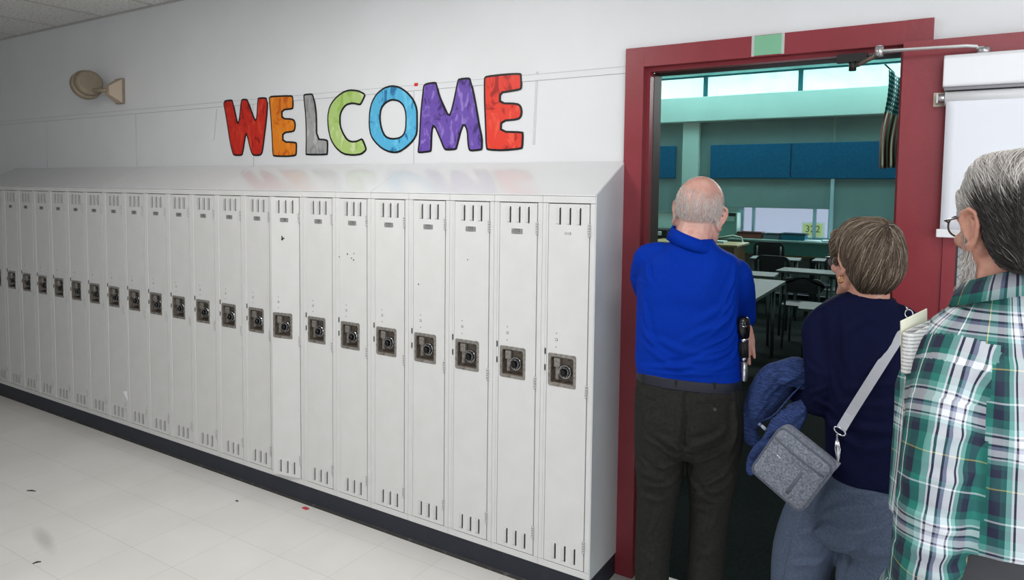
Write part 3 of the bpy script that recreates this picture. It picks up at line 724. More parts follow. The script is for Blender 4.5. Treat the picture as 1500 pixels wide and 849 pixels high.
# air conditioner, bins and papers on the counter
root = empty('air_conditioner', (-2.11, 9.12, .885)); tag(root, 'grey green air conditioner box on the counter behind the man in blue', 'air conditioner')
b = MB(); b.box(-.48, .46, -.20, .14, 0, .40); b.build('housing', mat('ac_housing', (120, 160, 148), .5), root, bevel=.015)
b = MB(); b.box(-.46, .44, -.208, -.199, .345, .392); b.build('air_slot', K['dark'], root)
b = MB(); b.box(-.44, .42, -.206, -.199, .26, .335); b.build('control_strip', mat('ac_light', (170, 205, 190), .4), root)
b = MB(); b.box(.1, .135, -.21, -.205, .295, .325); b.build('knob', K['dark'], root)
def bin_(x, y, w, d, h, m_, lab, rim):
    root = empty('storage_bin', (x, y, .885)); tag(root, lab, 'bin')
    b = MB(); w2, d2 = w / 2, d / 2; o, i = .01, .006
    v = [(-w2 + o, -d2 + o, 0), (w2 - o, -d2 + o, 0), (w2 - o, d2 - o, 0), (-w2 + o, d2 - o, 0), (-w2, -d2, h), (w2, -d2, h), (w2, d2, h), (-w2, d2, h),
         (-w2 + i, -d2 + i, h), (w2 - i, -d2 + i, h), (w2 - i, d2 - i, h), (-w2 + i, d2 - i, h), (-w2 + o + i, -d2 + o + i, .01), (w2 - o - i, -d2 + o + i, .01), (w2 - o - i, d2 - o - i, .01), (-w2 + o + i, d2 - o - i, .01)]
    f = [(0, 3, 2, 1), (12, 13, 14, 15)]
    for k in range(4):
        n = (k + 1) % 4; f += [(k, n, 4 + n, 4 + k), (4 + k, 4 + n, 8 + n, 8 + k), (8 + k, 8 + n, 12 + n, 12 + k)]
    b.add(v, f); b.build('tub', m_, root)
    b = MB(); b.box(-w2 - .008, w2 + .008, -d2 - .008, -d2 + .004, h - .022, h); b.box(-w2 - .008, w2 + .008, d2 - .004, d2 + .008, h - .022, h)
    b.box(-w2 - .008, -w2 + .004, -d2, d2, h - .022, h); b.box(w2 - .004, w2 + .008, -d2, d2, h - .022, h); b.build('rim', rim, root)
pr = at(1100, 352, 9.02); pb = at(1163, 354, 9.02)
bin_(pr.x + .0, 9.02, .36, .26, .10, mat('red_bin', (150, 78, 66), .5), 'dull red storage bin on the counter under the window', K['dark'])
bin_(pr.x + .33, 9.04, .24, .24, .09, mat('grey_bin', (110, 130, 140), .5), 'grey storage bin next to the red one on the counter', K['dark'])
bin_(pb.x, 9.02, .36, .26, .105, mat('teal_bin', (26, 112, 138), .5), 'teal blue storage bin on the counter in front of the number sign', K['dark'])
for k, (x, w, lab) in enumerate(((-.52, .22, 'flat stack of pale papers on the counter below the number sign'), (-.25, .26, 'middle stack of pale papers on the counter right of the number sign'), (.02, .2, 'stack of papers at the right end of the counter by the woman\'s glasses'))):
    b = MB(); b.box(-w / 2, w / 2, -.1, .1, 0, .012 + .01 * k)
    tag(b.build('paper_stack', mat('pale_paper%d' % k, (200, 214, 218), .6), loc=(x, 8.93, .886)), lab, 'papers', 'paper stacks on the counter')

# printer on a small white table at the left
p = at(972, 341, 8.3); root = empty('printer', (p.x - .12, 8.3, .80)); tag(root, 'black printer with a pale paper tray seen left of the man in blue', 'printer')
b = MB(); b.box(-.25, .25, -.2, .2, 0, .22); b.build('case', K['dark'], root, bevel=.02)
b = MB(); b.box(-.22, .16, -.215, -.19, .12, .185); b.build('paper_tray', mat('tray', (215, 226, 226), .4, emit=None), root, bevel=.01)
root = empty('printer_table', (p.x - .12, 8.3, 0)); tag(root, 'small pale table under the black printer', 'table')
b = MB(); b.box(-.4, .4, -.3, .3, .75, .80); b.build('table_top', mat('pale_top', (190, 210, 210), .4), root, bevel=.004)
for x in (-.36, .36):
    for y in (-.26, .26): b = MB(); b.box(x - .02, x + .02, y - .02, y + .02, 0, .75); b.build('leg', K['metal'], root)
# wooden teacher desk and chair behind the man
p = at(1068, 356, 7.6); root = empty('wooden_desk', (p.x - .35, 7.6, 0)); tag(root, 'brown wooden desk behind the shoulder of the man in blue', 'desk'); zt_ = p.z
b = MB(); b.box(-.75, .55, -.35, .35, zt_ - .03, zt_); b.build('desk_top', mat('desk_top_brown', (150, 138, 96), .4), root, bevel=.004)
b = MB(); b.box(-.70, .50, -.32, -.29, .2, zt_ - .031); b.build('front_panel', K['wood'], root)
for x in (-.70, .30): b = MB(); b.box(x, x + .2, -.288, .32, .0, zt_ - .031); b.build('pedestal', K['wood'], root)
b = MB(); b.box(.0, .2, -.1, .1, .0, .03); o = b.build('paper_stack', mat('clutter', (170, 196, 190), .6), loc=(p.x - .25, 7.6, zt_)); tag(o, 'pale papers on the brown wooden desk', 'papers')
def chair(x, y, rz, lab, zs=.45, hb=.86, col=None, wide=.42):
    root = empty('school_chair', (x, y, 0), rz); tag(root, lab, 'chair', 'classroom chairs')
    c = col or K['dark']; w = wide / 2
    b = MB(); n = 8
    b.prism(rrect(-w, w, -.2, .2, .06), 'z', zs - .012, zs); b.build('seat', c, root)
    b = MB(); P = rrect(-w, w, zs + .14, hb, .09, 5)
    loops(b, [([(0, zs + .3)] * len(P), .205), (P, .205), (P, .22), ([(0, zs + .3)] * len(P), .22)]); b.build('backrest', c, root)
    for sx in (-1, 1):
        b = MB(); b.tube([(sx * (w - .03), -.2, 0), (sx * (w - .04), -.17, zs - .013)], .011, 8); b.build('leg', K['metal'], root)
        b = MB(); b.tube([(sx * (w - .03), .24, 0), (sx * (w - .04), .2, zs - .04), (sx * (w - .05), .232, zs + .1), (sx * (w - .05), .235, hb - .06)], .011, 8); b.build('leg', K['metal'], root)
def desk(x, y, rz, lab, w=.62, d=.46, z=.74, shelf=True):
    root = empty('student_desk', (x, y, 0), rz); tag(root, lab, 'desk', 'classroom desks')
    b = MB(); b.prism(rrect(-w / 2, w / 2, -d / 2, d / 2, .03), 'z', z - .024, z); b.build('desk_top', K['top'], root, bevel=.003)
    for sx in (-1, 1):
        for sy in (-1, 1):
            b = MB(); b.tube([(sx * (w / 2 - .05), sy * (d / 2 - .05), 0), (sx * (w / 2 - .06), sy * (d / 2 - .06), z - .024)], .014, 8); b.build('leg', K['metal'], root)
    if shelf:
        b = MB(); b.box(-w / 2 + .08, w / 2 - .08, -d / 2 + .08, d / 2 - .08, z - .17, z - .16); b.build('book_shelf', K['metal'], root)
        b = MB(); b.box(-w / 2 + .12, w / 2 - .14, -d / 2 + .075, d / 2 - .12, z - .159, z - .125); b.build('papers', mat('shelf_papers', (150, 168, 190), .6), root)
PT = lambda px, py, z=.74: at_z(px, py, z)
a, c = PT(1152, 411), PT(1101, 441)
e = (Vector((a.x, a.y)) - Vector((c.x, c.y))); ang = math.atan2(e.y, e.x)
# large near table: its long right edge runs from c to a
L_ = e.length + .5; mid = Vector((a.x, a.y)) - e.normalized() * L_ / 2; nrm = Vector((-e.y, e.x)).normalized()
q = mid + nrm * .42
root = empty('work_table', (q.x, q.y, 0), ang); tag(root, 'pale work table just inside the classroom, right of the man in blue', 'table')
b = MB(); b.prism(rrect(-L_ / 2, L_ / 2, -.42, .42, .04), 'z', .71, .74); b.build('table_top', K['top'], root, bevel=.004)
for sx in (-1, 1):
    for sy in (-1, 1): b = MB(); b.cyl((sx * (L_ / 2 - .2), sy * .34, 0), (sx * (L_ / 2 - .2), sy * .34, .71), .016, n=10); b.build('leg', K['metal'], root)
for x, y, rz, w, d_, z, lab in ((-.66, 5.36, .06, .62, .42, .74, 'pale topped school desk behind the work table'), (-.12, 6.0, -.05, .64, .42, .74, 'school desk in the middle row, next to the woman\'s face'), (-.74, 7.35, .1, .62, .42, .74, 'school desk in the far row, below the teal bin'),
                               (.02, 7.5, 0, .62, .42, .74, 'dark school desk in the far row, below the number sign'), (.34, 4.62, .1, .66, .46, .56, 'low school desk with papers on its shelf beside the woman\'s shoulder')):
    desk(x, y, rz, lab, w, d_, z)
for x, y, rz, hb, lab in ((-1.0, 8.3, .1, .90, 'dark chair at the far desks, just above the blue shoulder'), (-.60, 6.74, -.1, .84, 'dark chair between the two rows of desks'), (.14, 6.86, .1, .86, 'dark chair in front of the woman\'s face'),
                          (-.06, 5.40, .0, .74, 'low dark chair tucked under the middle desk'), (.62, 5.5, .2, .80, 'dark chair tucked in beside the woman\'s neck')):
    chair(x, y, PI + rz, lab, hb=hb)
p = at(1085, 366, 8.32)
root = empty('armchair_frame', (p.x - .12, p.y, 0)); tag(root, 'pale bent frame of a chair beside the brown desk', 'chair')
b = MB(); b.tube([(-.25, 0, .9), (.0, 0, .95), (.12, 0, .93), (.16, 0, .8), (.12, .03, .4), (.14, .05, .0)], .018, 8); b.build('bent_frame', mat('pale_metal', (160, 176, 160), .4, .3), root)
b = MB(); b.prism(rrect(-.25, .1, -.22, .22, .05), 'z', .44, .47); b.build('seat', K['wood'], root)

# flag on a pole near the far wall
p0 = at(1346, 131, 8.75); p1 = at(1296, 94, 8.4)
root = empty('flag', (p0.x, p0.y, p0.z)); tag(root, 'hanging striped flag with stars on a slanted pole by the door edge', 'flag')
b = MB(); b.tube([(0, .2, -.06), p1 - p0], .012, 8); b.cyl((0, .18, -.06), (.0, .265, -.09), .03, n=12); b.build('pole', mat('flag_pole', (20, 60, 62), .5), root)
m = mat('flag_cloth', (150, 60, 56), .85); N, Lk, B = nodes_of(m); uvn = N.new('ShaderNodeUVMap'); sx = N.new('ShaderNodeSeparateXYZ'); Lk.new(uvn.outputs['UV'], sx.inputs['Vector'])
def mth(op, a_, b_=None):
    n = N.new('ShaderNodeMath'); n.operation = op
    for i, q in enumerate((a_, b_)):
        if q is None: continue
        if isinstance(q, (int, float)): n.inputs[i].default_value = q
        else: Lk.new(q, n.inputs[i])
    return n.outputs[0]
def mixc(fac, A, Bc):
    n = N.new('ShaderNodeMix'); n.data_type = 'RGBA'; Lk.new(fac, n.inputs['Factor'])
    for k_, q in (('A', A), ('B', Bc)):
        if isinstance(q, tuple): n.inputs[k_].default_value = q
        else: Lk.new(q, n.inputs[k_])
    return n.outputs['Result']
st = mth('LESS_THAN', mth('FRACT', mth('MULTIPLY', sx.outputs['X'], 6.5)), .54)
c1 = mixc(st, lin((168, 166, 140)), lin((86, 32, 34)))
can = mth('MULTIPLY', mth('LESS_THAN', sx.outputs['Y'], .42), mth('LESS_THAN', sx.outputs['X'], .54))
vo = N.new('ShaderNodeTexVoronoi'); vo.voronoi_dimensions = '2D'; vo.inputs['Scale'].default_value = 1; vo.inputs['Randomness'].default_value = .0
mp = N.new('ShaderNodeMapping'); mp.inputs['Scale'].default_value = (16, 22, 1); Lk.new(uvn.outputs['UV'], mp.inputs['Vector']); Lk.new(mp.outputs['Vector'], vo.inputs['Vector'])
c2 = mixc(mth('LESS_THAN', vo.outputs['Distance'], .24), lin((18, 62, 66)), lin((150, 190, 180)))
Lk.new(mixc(can, c1, c2), B.inputs['Base Color'])
b = MB(); nu, nv = 26, 30; uvs = []
d = (p1 - p0); tip = p1 - p0
for i in range(nu + 1):
    for j in range(nv + 1):
        u_, v_ = i / nu, j / nv
        s_ = .88 - .80 * u_
        q = tip * s_ * 1.0
        sw = .05 * math.sin(u_ * 21 + v_ * 3) * (.3 + v_)
        pull = -.13 * v_
        b.v.append((q.x + pull * .6 + .02 * math.sin(v_ * 7), q.y + sw, q.z - v_ * (1.36 - .30 * u_) - .02)); uvs.append((u_, v_))
for i in range(nu):
    for j in range(nv):
        q = i * (nv + 1) + j; b.f.append((q, q + nv + 1, q + nv + 2, q + 1)); b.m.append(0); b.sm.append(True)
o = b.build('cloth', m, root, weld=False)
ul = o.data.uv_layers.new(name='UVMap')
for l in o.data.loops: ul.data[l.index].uv = uvs[l.vertex_index]
md = o.modifiers.new('thick', 'SOLIDIFY'); md.thickness = .004

# ================================================================== people
def remesh(b, voxel, smooth=4, fac=.5):
    """joins all closed shapes collected in b into one continuous skin; returns vertices, faces, normals"""
    me = bpy.data.meshes.new('tmp'); me.from_pydata(b.v, [], b.f)
    bm = bmesh.new(); bm.from_mesh(me); bmesh.ops.recalc_face_normals(bm, faces=bm.faces); bm.to_mesh(me); bm.free()
    o = link('tmp', me); md = o.modifiers.new('r', 'REMESH'); md.mode = 'VOXEL'; md.voxel_size = voxel; md.adaptivity = 0
    if smooth: md = o.modifiers.new('s', 'SMOOTH'); md.iterations = smooth; md.factor = fac
    dg = bpy.context.evaluated_depsgraph_get(); dg.update()
    r = bpy.data.meshes.new_from_object(o.evaluated_get(dg)); bpy.data.objects.remove(o); bpy.data.meshes.remove(me)
    return r
def np_verts(me):
    a = np.empty(len(me.vertices) * 3, np.float32); me.vertices.foreach_get('co', a)
    n = np.empty(len(me.vertices) * 3, np.float32); me.vertices.foreach_get('normal', n)
    return a.reshape(-1, 3), n.reshape(-1, 3)
def finish(me, name, mats, parent):
    me.name = name; me.materials.clear()
    for q in (mats if isinstance(mats, (list, tuple)) else [mats]): me.materials.append(q)
    me.polygons.foreach_set('use_smooth', [True] * len(me.polygons)); me.update()
    return link(name, me, parent)
def fold(me, specs, k=1.0):
    """pushes cloth folds into a mesh; each spec: centre, direction along the fold, length, width, height"""
    P, Nn = np_verts(me); d = np.zeros(len(P), np.float32)
    for c, t, L_, s_, a in specs:
        c = np.array(c); t = np.array(t, float); t /= np.linalg.norm(t)
        v = P - c; al = v @ t; perp = v - al[:, None] * t
        nn = Nn - (Nn @ t)[:, None] * t
        r2 = (perp ** 2).sum(1); side = np.cross(Nn, t); ln = np.linalg.norm(side, axis=1) + 1e-6
        x = (perp * side).sum(1) / ln
        depth2 = np.maximum(r2 - x * x, 0)
        x = x + .25 * s_ * np.sin(al / L_ * 4)
        d += a * (np.exp(-(x / s_) ** 2) - .5 * np.exp(-((x - 1.7 * s_) / s_) ** 2)) * np.exp(-(al / L_) ** 2) * np.exp(-depth2 / .006)
    d *= k
    P = P + Nn * d[:, None]
    me.vertices.foreach_set('co', P.astype(np.float32).ravel()); me.update()
def ellipsoid(b, c, r, rot=None, n=20):
    v, f = [], []; c = Vector(c)
    for i in range(1, n):
        a = PI * i / n
        for j in range(2 * n):
            w = PI * j / n; p = Vector((r[0] * math.sin(a) * math.cos(w), r[1] * math.sin(a) * math.sin(w), r[2] * math.cos(a)))
            v.append(c + (rot @ p if rot else p))
    m_ = 2 * n
    for i in range(n - 2):
        for j in range(m_): f.append((i * m_ + j, i * m_ + (j + 1) % m_, (i + 1) * m_ + (j + 1) % m_, (i + 1) * m_ + j))
    t = Vector((0, 0, r[2])); v += [c + (rot @ t if rot else t), c - (rot @ t if rot else t)]; k = len(v)
    for j in range(m_): f.append((k - 2, (j + 1) % m_, j)); f.append((k - 1, (n - 2) * m_ + j, (n - 2) * m_ + (j + 1) % m_))
    b.add(v, f, 0, True)
def rings(b, rs, n=36, pw=2.3, fn=None, m=0, caps=True):
    """rs: (centre, rx, ry) level rings, bottom or top first; superellipse outline"""
    k = len(b.v)
    for c, rx, ry in rs:
        for j in range(n):
            w = 2 * PI * j / n; cw, sw = math.cos(w), math.sin(w)
            p = Vector((c[0] + rx * math.copysign(abs(cw) ** (2 / pw), cw), c[1] + ry * math.copysign(abs(sw) ** (2 / pw), sw), c[2]))
            b.v.append(tuple(fn(p) if fn else p))
    for i in range(len(rs) - 1):
        for j in range(n):
            a, c = k + i * n + j, k + i * n + (j + 1) % n; b.f.append((a, c, c + n, a + n)); b.m.append(m); b.sm.append(True)
    if caps:
        e = k + (len(rs) - 1) * n; b.f.append(tuple(k + j for j in reversed(range(n)))); b.f.append(tuple(e + j for j in range(n))); b.m += [m, m]; b.sm += [True, True]
def limb(b, pts, rad, n=16, flat=1.0, ref=None):
    """tapering rounded limb through pts (dense, smoothly interpolated)"""
    P, R = [], []; pts = [Vector(p) for p in pts]
    for i in range(len(pts) - 1):
        p0, p1, p2, p3 = pts[max(i - 1, 0)], pts[i], pts[i + 1], pts[min(i + 2, len(pts) - 1)]
        for k in range(6):
            t = k / 6
            P.append(.5 * ((2 * p1) + (p2 - p0) * t + (2 * p0 - 5 * p1 + 4 * p2 - p3) * t * t + (3 * p1 - p0 - 3 * p2 + p3) * t ** 3))
            R.append(rad[i] * (1 - t) + rad[i + 1] * t)
    P.append(pts[-1]); R.append(rad[-1])
    d0 = (P[0] - P[1]).normalized(); d1 = (P[-1] - P[-2]).normalized()
    P = [P[0] + d0 * R[0] * .8, P[0] + d0 * R[0] * .5] + P + [P[-1] + d1 * R[-1] * .5, P[-1] + d1 * R[-1] * .8]
    R = [R[0] * .45, R[0] * .82] + R + [R[-1] * .82, R[-1] * .45]
    b.tube(P, R, n, flat=flat, ref=ref)
def hand(b, wrist, f, n, t, curl=.35, s=1.0, thumb=.6):
    """palm, four unequal bent fingers and a thumb; f fingers' direction, n palm's facing, t towards the thumb"""
    w = Vector(wrist); f = Vector(f).normalized(); n = Vector(n); n = (n - f * n.dot(f)).normalized(); t = Vector(t); t = (t - f * t.dot(f) - n * t.dot(n)).normalized()
    b.tube([w - f * .02 * s, w, w + f * .03 * s, w + f * .07 * s, w + f * .094 * s, w + f * .10 * s], [.026 * s, .029 * s, .038 * s, .042 * s, .040 * s, .03 * s], 16, flat=.40, ref=t)
    for k, (off, L_, r) in enumerate(((.031, .076, .0092), (.0105, .084, .0094), (-.0105, .078, .0090), (-.031, .060, .0080))):
        p = w + f * (.088 - .004 * abs(k - 1)) * s + t * off * s; a = curl * (1 + .12 * k); pts = [p - f * .012 * s, p]; ang = 0
        for q in (.46, .31, .25):
            ang += a; d = f * math.cos(ang) + n * math.sin(ang); p = p + d * L_ * q * s; pts.append(p)
        b.tube([pts[0], pts[1], (pts[1] + pts[2]) / 2, pts[2], (pts[2] + pts[3]) / 2, pts[3], pts[4], pts[4] + (pts[4] - pts[3]).normalized() * .004 * s],
               [r * s, r * s, r * .96 * s, r * .98 * s, r * .9 * s, r * .9 * s, r * .74 * s, r * .4 * s], 10)
    p = w + f * .022 * s + t * .030 * s; d = (f * .62 + t * .62 + n * .35 * thumb).normalized(); q = p + d * .042 * s; e = q + (f * .8 + t * .25 + n * thumb * .6).normalized() * .034 * s
    b.tube([p - d * .016 * s, p, (p + q) / 2, q, (q + e) / 2, e, e + (e - q).normalized() * .005 * s], [.013 * s, .0145 * s, .0118 * s, .0112 * s, .0105 * s, .0088 * s, .004 * s], 10)

def head(b, X, ear=1.0, nose=1.0, flare=.42):
    """skull, face, nose, lips and ears; X maps head space (x right, y forward, z up, origin between the ears) to the figure"""
    h = MB()
    ellipsoid(h, (0, -.014, .043), (.0755, .097, .088)); ellipsoid(h, (0, .026, .036), (.068, .068, .070))
    rings(h, [((0, .034, .045), .064, .060), ((0, .036, .02), .0655, .060), ((0, .038, -.005), .064, .058), ((0, .039, -.035), .0605, .055), ((0, .042, -.065), .052, .050),
              ((0, .046, -.090), .041, .043), ((0, .052, -.108), .029, .031), ((0, .055, -.118), .016, .018)], 28, 2.1)
    for s in (-1, 1):
        h.tube([(s * .062, -.012, .0), (s * .060, -.004, -.03), (s * .054, .014, -.064), (s * .036, .056, -.096), (s * .010, .080, -.104)], [.014, .018, .019, .018, .016], 12)   # jaw
        h.tube([(s * .012, .090, .026), (s * .036, .086, .030), (s * .056, .066, .024)], [.010, .011, .010], 10)                                                           # brow
        ellipsoid(h, (s * .044, .068, -.018), (.022, .022, .018), n=10)                                                                                                    # cheek
        ellipsoid(h, (s * .0315, .079, .010), (.0155, .013, .010), n=10)                                                                                                   # lids over the eyeball
        ellipsoid(h, (s * .0125, .100, -.034), (.0085, .011, .0085), n=10)                                                                                                 # nostril wing
        # ear: rim, inner fold, bowl plate and lobe
        R_ = Matrix.Rotation(s * -flare, 3, 'Z'); c = Vector((s * .0735, -.004, .0))
        E_ = lambda y, z, x=0: c + R_ @ Vector((s * x, y * ear, z * ear))
        h.tube([E_(.012, -.004, .004), E_(.016, .014, .008), E_(.010, .030, .012), E_(-.006, .036, .016), E_(-.020, .028, .019), E_(-.025, .008, .020), E_(-.019, -.014, .017), E_(-.008, -.028, .012), E_(.004, -.030, .008)],
               [.0042, .0046, .0048, .0050, .0050, .0048, .0046, .0062, .0056], 10)
        h.tube([E_(.0, .022, .009), E_(-.011, .014, .014), E_(-.012, -.004, .014), E_(-.005, -.016, .010)], [.0034, .0042, .0042, .0040], 8)
        h.tube([E_(.009, .003, .004), E_(.008, -.009, .006), E_(.003, -.018, .006)], [.0045, .0052, .004], 8)
        ellipsoid(h, E_(-.006, .003, .006), (.0042, .019 * ear, .028 * ear), R_, 10)
        ellipsoid(h, E_(-.002, -.030, .008), (.0055, .0085, .010), R_, 8)
    h.tube([(0, .088, .026), (0, .098, .008), (0, .108 + .006 * nose, -.012), (0, .112 + .010 * nose, -.028), (0, .100, -.040)], [.009, .0092, .011, .0125, .008], 12)        # nose
    h.tube([(-.024, .084, -.062), (-.010, .0965, -.058), (0, .098, -.0595), (.010, .0965, -.058), (.024, .084, -.062)], [.003, .0058, .0056, .0058, .003], 10)               # lips
    h.tube([(-.022, .083, -.068), (0, .0955, -.070), (.022, .083, -.068)], [.003, .0072, .003], 10)
    ellipsoid(h, (0, .082, -.102), (.018, .015, .014), n=10)                                                                                                              # chin
    k = len(b.v); b.v += [tuple(X @ Vector(p)) for p in h.v]
    for f_ in h.f: b.f.append(tuple(i + k for i in f_)); b.m.append(0); b.sm.append(True)
def eyes(X, parent):
    for s in (-1, 1):
        b = MB(); ellipsoid(b, X @ Vector((s * .0315, .0835, .010)), (.0105, .0105, .0105), n=10); b.build('eye', M['eye'], parent)
def strands(name, me_bvh, roots, path, mt, parent, r=.0006, tints=None, sides=3):
    """hair: every strand a tapering thread; path(i, root) returns its points"""
    V, F, T = [], [], []
    for i, q in enumerate(roots):
        pts = path(i, q)
        if not pts or len(pts) < 2: continue
        tint = tints(i, q); k = len(V); n = len(pts); prev = None
        for j, p in enumerate(pts):
            t = (pts[min(j + 1, n - 1)] - pts[max(j - 1, 0)])
            if t.length < 1e-7: t = Vector((0, 0, -1))
            t.normalize(); a = prev or (Vector((0, 0, 1)) if abs(t.z) < .9 else Vector((1, 0, 0)))
            e1 = a - t * a.dot(t)
            if e1.length < 1e-5: e1 = t.orthogonal()
            e1.normalize(); e2 = t.cross(e1); prev = e1; w = r * (1.0 if j < n * .6 else max(.15, 1 - (j / (n - 1) - .6) * 2.1))
            for s in range(sides):
                an = 2 * PI * s / sides; V.append(p + e1 * math.cos(an) * w + e2 * math.sin(an) * w); T.append(tint)
        for j in range(n - 1):
            for s in range(sides): F.append((k + j * sides + s, k + j * sides + (s + 1) % sides, k + (j + 1) * sides + (s + 1) % sides, k + (j + 1) * sides + s))
    me = bpy.data.meshes.new(name); me.from_pydata([tuple(v) for v in V], [], F); me.materials.append(mt)
    at_ = me.attributes.new('tint', 'FLOAT', 'POINT'); at_.data.foreach_set('value', T)
    me.polygons.foreach_set('use_smooth', [True] * len(F))
    o = link(name, me, parent); return o
def hair_mat(name, stops, rough=.45):
    m = mat(name, stops[0][1], rough); N, Lk, B = nodes_of(m)
    a = N.new('ShaderNodeAttribute'); a.attribute_name = 'tint'; r = N.new('ShaderNodeValToRGB'); e = r.color_ramp.elements
    e[0].position, e[0].color = stops[0][0], lin(stops[0][1]); e[1].position, e[1].color = stops[-1][0], lin(stops[-1][1])
    for p, c in stops[1:-1]: q = e.new(p); q.color = lin(c)
    Lk.new(a.outputs['Fac'], r.inputs['Fac']); Lk.new(r.outputs['Color'], B.inputs['Base Color']); B.inputs['Specular IOR Level'].default_value = .35
    return m
def skin_mat(name, c1, c2, fuzz=None):
    m = mat(name, c1, .48, noise=(38, c2, .35, .68), sss=.12, bump=(140, .06)); N, Lk, B = nodes_of(m)
    if fuzz:
        src = B.inputs['Base Color'].links[0].from_socket
        a = N.new('ShaderNodeAttribute'); a.attribute_name = 'fuzz'; mx = N.new('ShaderNodeMix'); mx.data_type = 'RGBA'; mx.inputs['B'].default_value = lin(fuzz)
        Lk.new(a.outputs['Fac'], mx.inputs['Factor']); Lk.new(src, mx.inputs['A']); Lk.new(mx.outputs['Result'], B.inputs['Base Color'])
    return m
def glasses(X, parent, frame_m, lens_m, rx=.024, rz=.019, y=.108, z=.004, round_=2.2, thick=.0017, drop=0):
    root = parent
    b = MB()
    for s in (-1, 1):
        P_ = []
        for k in range(29):
            a = 2 * PI * k / 28; c_, d_ = math.cos(a), math.sin(a)
            P_.append(X @ Vector((s * .033 + rx * math.copysign(abs(c_) ** (2 / round_), c_), y - .010 * abs(s * .033 + rx * c_) / .06, z + rz * math.copysign(abs(d_) ** (2 / round_), d_))))
        b.tube(P_, thick, 8, caps=False)
        b.tube([X @ Vector((s * (.033 + rx), y - .010, z + .008)), X @ Vector((s * .072, y - .022, z + .011)), X @ Vector((s * .0785, .05, z + .012)), X @ Vector((s * .080, .008, z + .016)), X @ Vector((s * .080, -.012, z + .006))], thick * 1.05, 8)
    b.tube([X @ Vector((-.010, y - .001, z + .004)), X @ Vector((0, y + .004, z + .007)), X @ Vector((.010, y - .001, z + .004))], thick, 8)
    g = b.build('glasses', frame_m, root)
    for s in (-1, 1):
        b = MB(); n = 24; c = X @ Vector((s * .033, y - .005, z)); ring_ = []
        for k in range(n):
            a = 2 * PI * k / n; c_, d_ = math.cos(a), math.sin(a)
            ring_.append(X @ Vector((s * .033 + (rx - .001) * math.copysign(abs(c_) ** (2 / round_), c_), y - .010 * abs(s * .033 + rx * c_) / .06, z + (rz - .001) * math.copysign(abs(d_) ** (2 / round_), d_))))
        nrm = (X.to_3x3() @ Vector((0, 1, 0))).normalized() * .0008
        b.add([c + nrm] + [p + nrm for p in ring_] + [c - nrm] + [p - nrm for p in ring_], [(0, 1 + k, 1 + (k + 1) % n) for k in range(n)] + [(n + 1, n + 2 + (k + 1) % n, n + 2 + k) for k in range(n)] + [(1 + k, n + 2 + k, n + 2 + (k + 1) % n, 1 + (k + 1) % n) for k in range(n)], 0, True)
        b.build('lens', lens_m, g)
    return g
class Fig:
    """a person's own frame: x to the right, y away from the hall, z up; p(px, py, y) finds a point of the plane y"""
    def __init__(s, px, D_):
        q = CAM + ray(px, 338) * D_; d = ray(px, 338); s.rz = math.atan2(d.y, d.x) - PI / 2
        s.loc = Vector((q.x, q.y, 0)); s.inv = (Matrix.Translation(s.loc) @ Matrix.Rotation(s.rz, 4, 'Z')).inverted()
        s.o = s.inv @ CAM; s.R = s.inv.to_3x3()
    def p(s, px, py, y=0):
        d = s.R @ ray(px, py); return s.o + d * ((y - s.o.y) / d.y)
    def sc(s, y=0): return (y - s.o.y) / FOC
    def rows(s, rows_):
        """(py, left px, right px, y of the middle, half depth) -> rings"""
        out = []
        for py, l, r, y, ry in rows_:
            a, c = s.p(l, py, y), s.p(r, py, y); out.append(((a + c) / 2, (c.x - a.x) / 2, ry))
        return out
def head_matrix(c, yaw, pitch, roll, k):
    return Matrix.Translation(c) @ Matrix.Rotation(yaw, 4, 'Z') @ Matrix.Rotation(pitch, 4, 'X') @ Matrix.Rotation(roll, 4, 'Y') @ Matrix.Scale(k, 4)
def bvh_of(me): return BVHTree.FromPolygons([v.co.copy() for v in me.vertices], [tuple(p.vertices) for p in me.polygons])
def shoe(b, heel, toe, w=.05, h=.075):
    heel, toe = Vector(heel), Vector(toe); d = toe - heel; L_ = d.length; d.normalize(); s_ = Vector((-d.y, d.x, 0)); k = len(b.v); n = 20; st = []
    for i in range(13):
        t = i / 12; ww = w * (.62 + .5 * math.sin(PI * (t * .75 + .12))) * (1 if t < .85 else math.sqrt(max(.05, 1 - ((t - .85) / .17) ** 2))) * (1 if t > .06 else .8)
        hh = h * (1 - .55 * max(0, (t - .3) / .7)) * (1 if t < .9 else .75)
        for j in range(n):
            a = 2 * PI * j / n; x, z = math.cos(a), math.sin(a); b.v.append(tuple(heel + d * (L_ * t) + s_ * ww * math.copysign(abs(x) ** .7, x) + Vector((0, 0, hh / 2 + hh / 2 * math.copysign(abs(z) ** .7, z)))))
    for i in range(12):
        for j in range(n): b.f.append((k + i * n + j, k + i * n + (j + 1) % n, k + (i + 1) * n + (j + 1) % n, k + (i + 1) * n + j)); b.m.append(0); b.sm.append(True)
    b.f += [tuple(k + j for j in reversed(range(n))), tuple(k + 12 * n + j for j in range(n))]; b.m += [0, 0]; b.sm += [False, False]

M['eye'] = mat('eye', (220, 218, 214), .1)
M['lens'] = mat('spectacle_lens', (235, 240, 245), .03); nodes_of(M['lens'])[2].inputs['Alpha'].default_value = .18
M['frame_blk'] = mat('black_frames', (16, 16, 18), .3)
M['shoe'] = mat('dark_shoe', (30, 26, 24), .5)
rng = random.Random(5)

